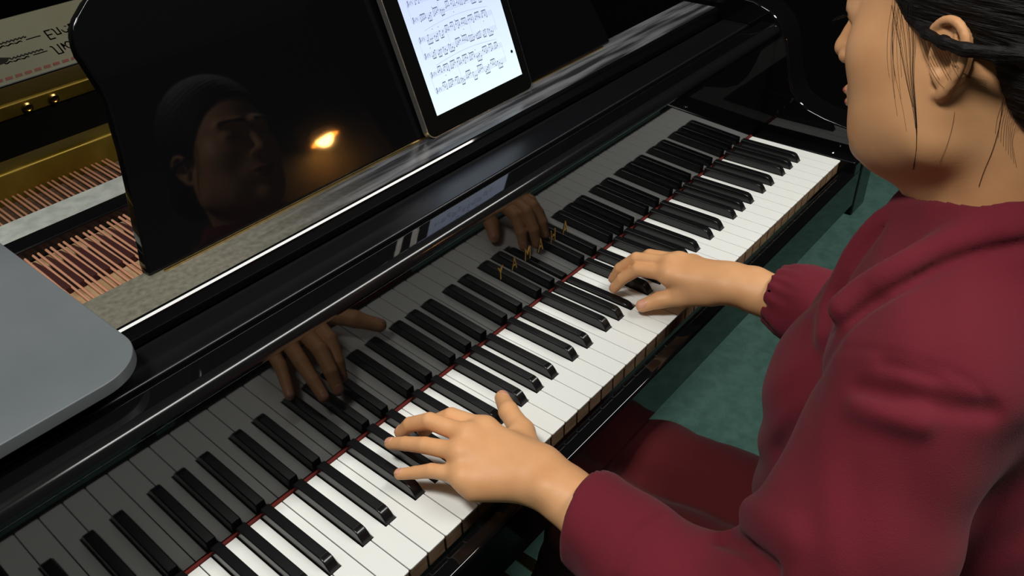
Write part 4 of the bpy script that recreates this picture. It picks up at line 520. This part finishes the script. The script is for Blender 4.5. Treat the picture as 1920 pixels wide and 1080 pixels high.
# head frame
HO = A_(-.586, -.264, .420); HR = np.array([[.968, .164, .192], [-.198, .965, .173], [-.157, -.205, .966]], np.float32)
HS = 1.06
def toH(P): return ((P - HO) @ HR) / HS
def fromH(q): return HO + (np.asarray(q, np.float32) * HS) @ HR.T
def sx(P): Q = P.copy(); Q[:, 0] = np.abs(Q[:, 0]); return Q
def f_ear(Q):
    """Q has x mirrored; ear stands at x ~ .07"""
    Q = (Q - A_(.066, .004, -.027)) / .79 + A_(.066, .004, -.025)
    hel = [(.066, .006, .002), (.073, .010, .014), (.079, .007, .026), (.084, -.004, .034), (.088, -.016, .032), (.090, -.024, .020), (.087, -.023, .004), (.082, -.016, -.012), (.076, -.006, -.024), (.071, .001, -.025)]
    d = chain(Q, *dense(hel, [.0030, .0034, .0036, .0038, .0038, .0037, .0036, .0042, .0052, .0042]), .0008)
    plate_ = ell(Q, (.0775, -.009, .007), (.0052, .0165, .029), EARR)
    d = smin(d, plate_, .003)
    anti = chain(Q, [(.084, -.014, .024), (.086, -.0165, .012), (.083, -.013, -.001), (.079, -.006, -.011)], [.0026, .003, .003, .003], .002)
    d = smin(d, anti, .0025)
    con = ell(Q, (.086, -.004, .002), (.0085, .0085, .0115)); d = smax(d, -con, .003)
    trag = seg(Q, (.070, .006, .003), (.077, .003, .000), .005, .0032); d = smin(d, trag, .003)
    return d * .79
_c, _s = math.cos(.30), math.sin(.30)
EARR = np.array([[_c, _s, 0], [-_s, _c, 0], [0, 0, 1]], np.float32)
def f_head(P, lips=False):
    p = toH(P); Q = sx(p)
    d = ell(p, (0, -.006, .052), (.073, .092, .083))
    d = smin(d, ell(p, (0, .032, -.002), (.062, .058, .082)), .03)
    d = smin(d, seg(Q, (.030, .058, -.062), (.0, .073, -.077), .019, .017), .02)                # chin
    d = smin(d, seg(Q, (.050, .008, -.061), (.028, .048, -.0725), .018, .020), .022)              # jaw edge
    d = smin(d, seg(Q, (.056, .000, -.020), (.052, .010, -.050), .016, .018), .02)
    d = smin(d, ell(Q, (.033, .037, -.034), (.035, .038, .044)), .02)                           # cheek
    d = smin(d, ball(Q, (.041, .053, -.003), .0245), .02)                                        # cheekbone
    d = smin(d, ell(p, (0, .072, -.038), (.030, .026, .026)), .016)                              # muzzle
    d = smax(d, -ell(Q, (.031, .107, .024), (.019, .019, .011)), .016)                           # eye sockets
    lid = ball(Q, (.0305, .0775, .0245), .0142); d = smin(d, lid, .006)
    d = smax(d, -seg(Q, (.018, .0925, .0195), (.043, .0865, .0205), .0010, .0010), .0016)        # lid line
    d = smin(d, seg(Q, (.013, .096, .042), (.046, .082, .043), .0055, .005), .014)               # brow
    nose = smin(seg(p, (0, .090, .034), (0, .103, .006), .0060, .0072), ball(p, (0, .1085, -.0065), .0086), .010)
    nose = smin(nose, ball(Q, (.0105, .1005, -.0115), .0068), .006)
    nose = smax(nose, -seg(Q, (.0055, .107, -.022), (.0065, .102, -.0135), .0032, .0024), .003)
    d = smin(d, nose, .008)
    up = ell(p, (0, .0935, -.0375), (.0200, .0085, .0050)); up = smax(up, -ball(p, (0, .103, -.0305), .0035), .004)
    lo = ell(p, (0, .0922, -.0470), (.0165, .0090, .0058))
    lip = smin(up, lo, .0012)
    if lips: return smax(lip, -(d + .0006) * 1.0, .0005) * HS
    d = smin(d, lip, .0022)
    d = smax(d, -seg(Q, (0, .1015, -.0418), (.0215, .0895, -.0415), .0009, .0007), .0018)
    d = smin(d, ball(p, (0, .0775, -.077), .0165), .012)
    d = smin(d, f_ear(Q), .003)
    return d * HS
NECK0 = tuple(fromH((0, -.020, -.035))); NECK1 = (-.600, -.312, .285)
def f_neck(P):
    d = seg(P, NECK0, NECK1, .053, .057)
    d = smin(d, seg(P, tuple(fromH((0, .034, -.064))), tuple(fromH((0, .000, -.085))), .030, .034), .02)
    d = smin(d, seg(P, tuple(fromH((0, .012, -.060))), (-.600, -.285, .27), .035, .036), .03)
    return d
# hands: (wrist, fingers...) in metres
LHAND = dict(W=(-.857, -.048, .047), E=(-.872, -.285, .004), side=-1,
    I=[(-.851, .026, .055), (-.858, .064, .054), (-.867, .085, .038), (-.871, .094, .023)],
    M=[(-.8705, .030, .059), (-.8792, .073, .058), (-.8855, .096, .044), (-.889, .109, .027)],
    R=[(-.889, .023, .055), (-.8985, .062, .047), (-.903, .086, .0375), (-.9065, .106, .0275)],
    P=[(-.9035, .008, .046), (-.912, .041, .037), (-.919, .057, .0295), (-.9265, .0725, .023)],
    T=[(-.838, -.020, .036), (-.815, .008, .032), (-.8005, .038, .031), (-.7835, .062, .0235)])
RHAND = dict(W=(-.491, -.055, .058), E=(-.425, -.285, .012), side=1,
    I=[(-.5185, .018, .057), (-.5245, .058, .050), (-.5315, .075, .0325), (-.536, .0835, .0165)],
    M=[(-.5045, .025, .061), (-.512, .068, .055), (-.5185, .087, .036), (-.521, .0945, .018)],
    R=[(-.4885, .021, .058), (-.490, .062, .051), (-.4925, .081, .033), (-.4935, .088, .016)],
    P=[(-.474, .010, .051), (-.4695, .042, .042), (-.4675, .057, .027), (-.467, .065, .014)],
    T=[(-.507, -.034, .042), (-.5165, -.004, .031), (-.5305, .020, .023), (-.5435, .0365, .0145)])
FR = dict(I=(.0098, .0086, .0077, .0066), M=(.0100, .0089, .0079, .0068), R=(.0096, .0084, .0074, .0064), P=(.0086, .0074, .0065, .0057), T=(.0150, .0122, .0102, .0082))
def f_finger(P, H, k):
    return chain(P, H[k], FR[k], .0012)
def f_hand(P, H):
    W = np.array(H['W'])
    fl = ((0, 0, 1), .62)
    d = None
    for k, off in (('I', -.010), ('M', -.003), ('R', .005), ('P', .012)):
        K = H[k][0]; w0 = (W[0] - H['side'] * off * -1 * -1 if False else W[0] + H['side'] * off, W[1] + .004, W[2] - .002)
        e = seg(P, w0, (K[0], K[1] - .004, K[2] - .003), .0165, .0122); d = e if d is None else smin(d, e, .012)
    # fuller heel and little-finger edge of the palm
    pk = np.array(H['P'][0]); d = smin(d, seg(P, (W[0] + H['side'] * .014, W[1] + .006, W[2] - .010), tuple(pk + [0, -.014, -.012]), .014, .010), .012)
    fing = None
    for k in 'IMRP':
        e = f_finger(P, H, k); fing = e if fing is None else smin(fing, e, .0012)
    d = smin(d, fing, .007)
    for k in 'IMRP':                           # knuckles
        K = H[k][0]; d = smin(d, ball(P, (K[0], K[1] - .001, K[2] + .0002), FR[k][0] * .80), .014)
    for k1, k2 in ('IM', 'MR', 'RP'):          # webs
        a, b = np.array(H[k1][0]), np.array(H[k2][0]); c = (a + b) / 2 + [0, .006, -.007]; d = smin(d, ball(P, tuple(c), .0075), .006)
    T = H['T']; th = seg(P, T[0], T[1], FR['T'][0], FR['T'][1]); th = smin(th, seg(P, T[1], T[2], FR['T'][1], FR['T'][2]), .006); th = smin(th, seg(P, T[2], T[3], FR['T'][2], FR['T'][3]), .004)
    d = smin(d, th, .012)
    I0 = np.array(H['I'][0]); T1 = np.array(T[1]); T0 = np.array(T[0])
    d = smin(d, seg(P, tuple((T0 + I0) / 2 + [0, -.006, -.006]), tuple((T1 * .6 + I0 * .4) + [0, -.008, -.004]), .012, .008), .012)
    # forearm
    E_ = np.array(H['E']); Wt = tuple(W)
    m1 = W + (E_ - W) * .12; m2 = W + (E_ - W) * .45
    fa = seg(P, (W[0], W[1] + .006, W[2] - .002), tuple(m1), .0245, .0250, ((0, .2, 1), .80)); fa = smin(fa, seg(P, tuple(m1), tuple(m2), .0255, .034), .012)
    fa = smin(fa, seg(P, tuple(m2), tuple(E_), .034, .038), .02)
    d = smin(d, fa, .016)
    d = smin(d, ball(P, (W[0] + H['side'] * .017, W[1] - .020, W[2] + .009), .0075), .016)   # ulna head
    return d
LS = (-.742, -.312, .228); RS = (-.452, -.322, .232)
def f_trunk(P):
    d = chain(P, [NECK1, (-.60, -.33, .20), (-.595, -.38, .0), (-.60, -.44, -.18)], [.05, .07, .07, .09], .03)
    for s_, H in ((LS, LHAND), (RS, RHAND)):
        d = smin(d, chain(P, [(-.60, -.325, .235), s_, H['E']], [.05, .040, .034], .02), .02)
    for hx, kx, ax in ((-.665, -.725, -.72), (-.545, -.605, -.59)):
        d = smin(d, chain(P, [(hx, -.46, -.19), (kx, -.02, -.185), (ax, .035, -.66)], [.06, .045, .03], .02), .02)
    return d
def box_mask(P, lo, hi, f, far=.2):
    lo = A_(*lo); hi = A_(*hi); q = np.maximum(np.maximum(lo - P, P - hi), 0); dist = np.sqrt((q * q).sum(1)); m = dist < .03
    out = dist + .02
    if m.any(): out[m] = f(P[m])
    return out
def f_body(P):
    d = box_mask(P, (-.72, -.42, .25), (-.46, -.10, .60), lambda q: smin(f_head(q), f_neck(q), .032))
    d = smin(d, box_mask(P, (-.97, -.32, -.05), (-.76, .13, .11), lambda q: f_hand(q, LHAND)), .012)
    d = smin(d, box_mask(P, (-.56, -.32, -.04), (-.38, .12, .11), lambda q: f_hand(q, RHAND)), .012)
    d = smin(d, f_trunk(P), .02)
    return d

def mesh_sdf(f, lo, hi, h, B=12, chunk=400000):
    lo = np.array(lo, np.float64); hi = np.array(hi, np.float64)
    nb = np.ceil((hi - lo) / (h * B)).astype(int)
    g = np.stack(np.meshgrid(*[np.arange(k) for k in nb], indexing='ij'), -1).reshape(-1, 3)
    cen = lo + (g + .5) * B * h; keep = []
    for i in range(0, len(cen), chunk):
        keep.append(np.abs(f(cen[i:i + chunk].astype(np.float32))) < B * h * .90 + .012)
    g = g[np.concatenate(keep)]
    n1 = B + 1; loc = np.stack(np.meshgrid(*[np.arange(n1)] * 3, indexing='ij'), -1).reshape(-1, 3)
    N = nb * B + 4
    vid = []; vpos = []; quads = []
    step = max(1, chunk // len(loc))
    corners = np.array([(a, b, c) for a in (0, 1) for b in (0, 1) for c in (0, 1)])
    edges = [(i, j) for i in range(8) for j in range(i + 1, 8) if np.abs(corners[i] - corners[j]).sum() == 1]
    cid = lambda ijk: (ijk[..., 0] * N[1] + ijk[..., 1]) * N[2] + ijk[..., 2]
    for s_ in range(0, len(g), step):
        gb = g[s_:s_ + step]
        idx = (gb[:, None, :] * B + loc[None]).reshape(-1, 3)
        V = f((lo + idx * h).astype(np.float32)).reshape(len(gb), n1, n1, n1)
        neg = V < 0
        c8 = np.stack([neg[:, a:a + B, b:b + B, c:c + B] for a, b, c in corners], -1)
        act = c8.any(-1) & ~c8.all(-1)
        if not act.any(): continue
        v8 = np.stack([V[:, a:a + B, b:b + B, c:c + B][act] for a, b, c in corners], -1)
        bi, i, j, k = np.nonzero(act); base = gb[bi] * B + np.stack([i, j, k], -1)
        acc = np.zeros((len(bi), 3)); cnt = np.zeros(len(bi))
        for a, b in edges:
            va, vb = v8[:, a], v8[:, b]; m = (va < 0) != (vb < 0); t = np.where(m, va / np.where(m, va - vb, 1), 0)
            p = corners[a] + t[:, None] * (corners[b] - corners[a]); acc += p * m[:, None]; cnt += m
        vpos.append(lo + (base + acc / cnt[:, None]) * h); vid.append(cid(base + 1))
        for ax in range(3):
            sl1 = [slice(0, B)] * 3; sl2 = [slice(0, B)] * 3; sl2[ax] = slice(1, B + 1)
            a = neg[(slice(None), *sl1)]; b = neg[(slice(None), *sl2)]; ch = a != b
            bi, i, j, k = np.nonzero(ch)
            if len(bi) == 0: continue
            e = gb[bi] * B + np.stack([i, j, k], -1) + 1; fl = a[ch]
            u, w_ = [(1, 2), (2, 0), (0, 1)][ax]; U = np.zeros(3, int); U[u] = 1; W_ = np.zeros(3, int); W_[w_] = 1
            q = np.stack([cid(e - U - W_), cid(e - W_), cid(e), cid(e - U)], -1)
            q[~fl] = q[~fl][:, ::-1]; quads.append(q)
    vid = np.concatenate(vid); vpos = np.concatenate(vpos); quads = np.concatenate(quads)
    vid, first = np.unique(vid, return_index=True); vpos = vpos[first]
    pos = np.searchsorted(vid, quads); pos = np.clip(pos, 0, len(vid) - 1); ok = (vid[pos] == quads).all(1)
    return vpos, pos[ok]
# ---- clothes
def f_blouse_core(P):
    d = ell(P, (-.598, -.318, .150), (.150, .112, .165))
    d = smin(d, ell(P, (-.598, -.375, -.06), (.168, .145, .20)), .10)
    d = smin(d, seg(P, (-.690, -.318, .232), (-.51, -.322, .235), .058, .058), .06)
    d = smin(d, seg(P, (-.60, -.312, .295), (-.60, -.318, .235), .072, .085), .05)                 # collar base
    Q = P.copy(); Q[:, 0] = np.abs(Q[:, 0] + .598)
    d = smin(d, ell(Q, (.055, -.232, .120), (.062, .052, .062)), .05)
    d = smin(d, ell(P, (-.600, -.235, -.01), (.125, .060, .16)), .06)                              # loose front
    return d
def f_sleeve_l(P):
    E_ = LHAND['E']
    d = chain(P, [LS, (-.812, -.310, .115), (E_[0] - .004, E_[1] - .012, E_[2] + .006), ], [.064, .064, .062], .03)
    d = smin(d, chain(P, [(E_[0], E_[1], E_[2] + .006), (-.868, -.19, .026), (-.868, -.165, .032), (-.8665, -.118, .041)], [.060, .049, .0475, .0455], .012), .06)
    return d
def f_sleeve_r(P):
    E_ = RHAND['E']
    d = chain(P, [RS, (-.43, -.31, .12), (E_[0], E_[1], E_[2])], [.062, .058, .050], .03)
    d = smin(d, chain(P, [(E_[0], E_[1], E_[2]), (-.455, -.175, .040), (-.470, -.132, .050), (-.478, -.106, .056)], [.050, .047, .043, .031], .02), .03)
    return d
def crease(P, d, pts, r, k, s_=1.0):
    """a furrow (s_=1) or a raised fold (s_=-1) along a polyline lying on the cloth"""
    lo = np.min(pts, 0) - .03; hi = np.max(pts, 0) + .03
    m = ((P > lo) & (P < hi)).all(1)
    if m.any():
        pp, rr = dense(pts, [r] * len(pts), 3); e = chain(P[m], pp, rr, .0005)
        d = d.copy(); d[m] = smax(d[m], -e, k) if s_ > 0 else smin(d[m], e, k)
    return d
CO = [(-.6560, -.3600, .3230), (-.6683, -.3468, .3216), (-.6763, -.3377, .3196), (-.6848, -.3200, .3119), (-.6980, -.3046, .3052), (-.7113, -.2926, .2980), (-.7280, -.2845, .2939), (-.7385, -.2753, .2858), (-.7424, -.2676, .2762), (-.7482, -.2619, .2684), (-.7560, -.2569, .2601)]
DR = [(-.6440, -.2390, .2800), (-.6488, -.2340, .2719), (-.6550, -.2290, .2580), (-.6610, -.2260, .2450), (-.6650, -.2240, .2300), (-.6690, -.2230, .2150), (-.6790, -.2245, .2030), (-.6920, -.2290, .1990), (-.7040, -.2340, .1960)]
def shift(pts, d): return [tuple(np.array(p) + d) for p in pts]
CREASES = [
    (shift(CO, (.012, .010, .004)), .0105, .014, -1), (CO, .0034, .007, 1),                          # rolled collar and its shadow line
    (DR, .0022, .010, 1), (shift(DR, (.010, .008, .000)), .0062, .016, -1),
    ([(-.7611, -.2531, .2506), (-.7622, -.2504, .2383), (-.7590, -.2465, .2167), (-.7480, -.2410, .1870), (-.7380, -.2350, .1550), (-.7300, -.2260, .1150), (-.7220, -.2160, .0700)], .0024, .012, 1),
    ([(-.7650, -.2550, .2430), (-.7739, -.2618, .2525), (-.7787, -.2734, .2622), (-.7832, -.2908, .2718), (-.7845, -.3042, .2759), (-.7827, -.3173, .2755), (-.7805, -.3304, .2737), (-.7781, -.3419, .2704), (-.7758, -.3527, .2641), (-.7767, -.3619, .2513)], .0010, .0035, 1),
    ([(-.7888, -.2923, .2660), (-.7902, -.3075, .2704), (-.7873, -.3236, .2696)], .0018, .008, 1),
    ([(-.7993, -.2848, .2442), (-.8013, -.3020, .2507), (-.7999, -.3208, .2567), (-.7912, -.3417, .2552), (-.7772, -.3613, .2518)], .0032, .012, 1),
    ([(-.8060, -.2900, .2360), (-.8100, -.3080, .2420), (-.8070, -.3280, .2450)], .0050, .014, -1),
    ([(-.8500, -.1760, .0790), (-.8587, -.1746, .0812), (-.8714, -.1717, .0821), (-.8823, -.1700, .0802), (-.8919, -.1698, .0764), (-.9000, -.1713, .0716), (-.9121, -.1717, .0607), (-.9160, -.1720, .0450)], .0036, .005, 1),
    ([(-.8460, -.2280, .0850), (-.8564, -.2508, .1036), (-.8681, -.2653, .1149), (-.8746, -.2780, .1210)], .0050, .013, 1),
    ([(-.8300, -.2400, .1150), (-.8480, -.2640, .1350), (-.8600, -.2850, .1480)], .0070, .018, -1),
]
def wrinkle(P):
    x, y, z = P[:, 0], P[:, 1], P[:, 2]
    return .0016 * np.sin(34 * x + 9 * np.sin(11 * z) + 22 * y) * np.sin(19 * z + 7 * x + 5 * np.sin(13 * y)) + .0007 * np.sin(90 * z + 40 * x + 6 * np.sin(30 * y))
def f_blouse(P):
    core = f_blouse_core(P)
    L = box_mask(P, (-.96, -.42, -.10), (-.66, -.09, .32), f_sleeve_l)
    R2 = box_mask(P, (-.54, -.42, -.10), (-.34, -.08, .32), f_sleeve_r)
    d = smin(core, L, .042); d = smin(d, R2, .04)
    d = d + wrinkle(P)
    # neck opening
    nk = seg(P, tuple(fromH((0, -.02, -.07))), (-.600, -.305, .265), .060, .056); d = smax(d, -nk, .006)
    d = smax(d, (P[:, 2] - .335 + .60 * (P[:, 1] + .30) + .15 * (P[:, 0] + .60)) * .85, .006)
    # open ends of the sleeves
    o = seg(P, (-.866, -.132, .038), (-.860, -.06, .046), .039, .041); d = smax(d, -o, .004)
    d = smax(d, (P[:, 1] + .102) * 1.0 - .30 * (P[:, 0] + .866) if False else np.where(P[:, 0] < -.75, P[:, 1] + .100 - .22 * (P[:, 0] + .866), -1), .003)
    o = seg(P, (-.470, -.130, .052), (-.486, -.07, .060), .0285, .0275); d = smax(d, -o, .003)
    d = smax(d, np.where((P[:, 0] > -.56) & (P[:, 1] > -.15), P[:, 1] + .098, -1), .002)
    for pts, r, k, s_ in CREASES: d = crease(P, d, pts, r, k, s_)
    m = (P[:, 0] > -.54) & (P[:, 1] > -.145) & (P[:, 1] < -.09) & (P[:, 0] < -.42)
    if m.any():
        p = P[m]; a = np.arctan2(p[:, 2] - .052, p[:, 0] + .473); e = np.clip(1 - np.abs(p[:, 1] + .108) / .030, 0, 1)
        d = d.copy(); d[m] = d[m] + e * (.0013 * np.sin(15 * a + 2 * np.sin(3 * a) + 60 * p[:, 1]) + .0006 * np.sin(p[:, 1] * 700))
    return d
def f_trousers(P):
    d = ell(P, (-.600, -.455, -.173), (.175, .15, .095))
    for hx, kx, ax in ((-.665, -.725, -.72), (-.545, -.605, -.59)):
        d = smin(d, chain(P, [(hx, -.42, -.190), (kx, -.035, -.188), (ax, .020, -.40), (ax, .03, -.66)], [.078, .064, .060, .052], .02), .025)
    d = d + .7 * wrinkle(P * 1.3)
    return smax(d, -(P[:, 2] + .665), .004)
def f_hair(P):
    p = toH(P); Q = sx(p)
    d = ell(p, (0, -.012, .056), (.0835, .103, .092))
    d = smin(d, ell(p, (0, -.060, .0), (.066, .066, .070)), .03)
    d = smin(d, ell(p, (0, -.112, -.030), (.050, .045, .050)), .02)                               # low bun
    zh = np.interp(p[:, 1], [-.12, -.075, -.045, -.036, -.028, 0, .027, .039, .060, .078], [-.075, -.070, -.055, -.038, -.008, .004, .012, .030, .064, .088]).astype(np.float32)
    d = smax(d, (zh - p[:, 2]) * .6, .006)
    d = smax(d, -ell(Q, (.088, -.010, .002), (.016, .017, .022)), .005)
    d = smin(d, chain(Q, [(.066, .026, .018), (.079, .008, .011), (.0865, -.006, .007), (.0875, -.020, .0035), (.080, -.036, .001), (.068, -.052, -.002)], [.0022, .0034, .0036, .0038, .0042, .005], .003), .004)
    s_ = p[:, 2] * 1.0 - p[:, 1] * .45 + .25 * p[:, 0] ** 2 / .08
    d = d + .0005 * np.sin(s_ * 620 + 3 * np.sin(p[:, 1] * 45)) + .0004 * np.sin(s_ * 1130 + 2.5 * np.sin(p[:, 1] * 70 + 1))
    return d * HS
#SDF1
def sdf_object(name, f, lo, hi, h, mats, parent, smooth_it=0):
    v, q = mesh_sdf(f, lo, hi, h)
    me = bpy.data.meshes.new(name); me.vertices.add(len(v)); me.vertices.foreach_set('co', v.astype(np.float32).ravel())
    me.loops.add(len(q) * 4); me.loops.foreach_set('vertex_index', q.astype(np.int32).ravel())
    me.polygons.add(len(q)); me.polygons.foreach_set('loop_start', np.arange(0, len(q) * 4, 4, dtype=np.int32)); me.polygons.foreach_set('loop_total', np.full(len(q), 4, np.int32))
    me.polygons.foreach_set('use_smooth', np.ones(len(q), bool)); me.update(calc_edges=True); me.validate()
    for m_ in (mats if isinstance(mats, (list, tuple)) else [mats]): me.materials.append(m_)
    o = bpy.data.objects.new(name, me); C.objects.link(o)
    if parent: o.parent = parent; o.matrix_parent_inverse = parent.matrix_world.inverted()
    if smooth_it:
        sm = o.modifiers.new('relax', 'SMOOTH'); sm.iterations = smooth_it; sm.factor = .5
    return o
QH = 1.0
person = sdf_object('person', f_body, (-.98, -.62, -.72), (-.34, .14, .60), .0019 * QH, [M['skin'], M['lips']], None, 1)
tag(person, 'person in a maroon blouse with dark tied-back hair, playing the keys with both hands', 'person')
sdf_object('lips', lambda P: f_head(P, True) , tuple(fromH((0, .095, -.042)) - .03), tuple(fromH((0, .095, -.042)) + .03), .0008, M['lips'], person, 1)
for s_ in (-1, 1):
    def brow(P, s_=s_):
        p = toH(P); return smax(f_head(P) - .0009, chain(p, [(s_ * .0130, .1040, .0425), (s_ * .0220, .1030, .0450), (s_ * .0320, .0990, .0465), (s_ * .0400, .0935, .0460), (s_ * .0480, .0855, .0425)], [.0050, .0056, .0056, .0048, .0028], .001) * HS, .0008)
    c_ = fromH((s_ * .029, .094, .047)); sdf_object('eyebrow', brow, c_ - .032, c_ + .032, .0010, M['hair'], person, 1)
    mb = MB(); ln = []
    for t in np.linspace(0, 1, 13):
        a = fromH((s_ * (.0180 + .0262 * t), .0925 + .0025 * math.sin(math.pi * t) - .0052 * t * t, .0196 - .0012 * math.sin(math.pi * t)))
        b_ = fromH((s_ * (.0180 + .0290 * t), .0925 + .0075 * math.sin(math.pi * t ** .8) - .0030 * t * t + .003, .0176 - .0030 * math.sin(math.pi * t))); ln.append(tuple(a)); mb.tube([tuple(a), tuple(b_)], [.00045, .00015], 5)
    mb.tube(ln, .0007, 6); mb.build('eyelashes', M['hair'], person)
sdf_object('blouse', f_blouse, (-.99, -.60, -.26), (-.33, -.05, .40), .0032 * QH, M['blouse'], person, 2)
sdf_object('trousers', f_trousers, (-.82, -.64, -.68), (-.40, .12, -.04), .005 * QH, M['trousers'], person, 2)
sdf_object('hair', f_hair, (-.74, -.46, .28), (-.44, -.10, .62), .0022 * QH, M['hair'], person, 1)
for x in (-.72, -.59):
    sdf_object('shoe', lambda P, x=x: smax(smin(ell(P, (x, .10, -.692), (.043, .105, .034)), ell(P, (x, .03, -.675), (.037, .05, .05)), .02), -(P[:, 2] - FLOOR - .001), .002), (x - .07, -.05, FLOOR - .01), (x + .07, .24, -.6), .004, M['shoe'], person, 1)
for H in (LHAND, RHAND):
    for k in 'IMRPT':
        K = [np.array(v) for v in H[k]]; ax = K[3] - K[2]; ax /= np.linalg.norm(ax)
        up = np.array((0, 0, 1.)) if k != 'T' else np.array((-.55 * H['side'], -.1, .85)); up = up - ax * (up @ ax) + ax * .0; up /= np.linalg.norm(up)
        sd = np.cross(ax, up); r = FR[k][3]; cen = K[3] + up * r * .95 - ax * r * .05; Rm = np.stack([sd, ax, up], 1)
        sdf_object('fingernail', lambda P, H=H, k=k, cen=cen, Rm=Rm, r=r: smax(f_finger(P, H, k) - .00035, ell(P, tuple(cen), (r * .78, r * .98, r * .9), Rm.astype(np.float32)), .0006), cen - .016, cen + .016, .0007, M['skin_nail'], person, 1)
# loose strands of hair across the cheek, the ear and the nape
hs = []
STRANDS = json_strands()
for pts, r in STRANDS: hs.append((pts, r))
if hs:
    mb = MB()
    for pts, r in hs: mb.tube(pts, r, 5)
    mb.build('loose_strands', M['hair'], person)
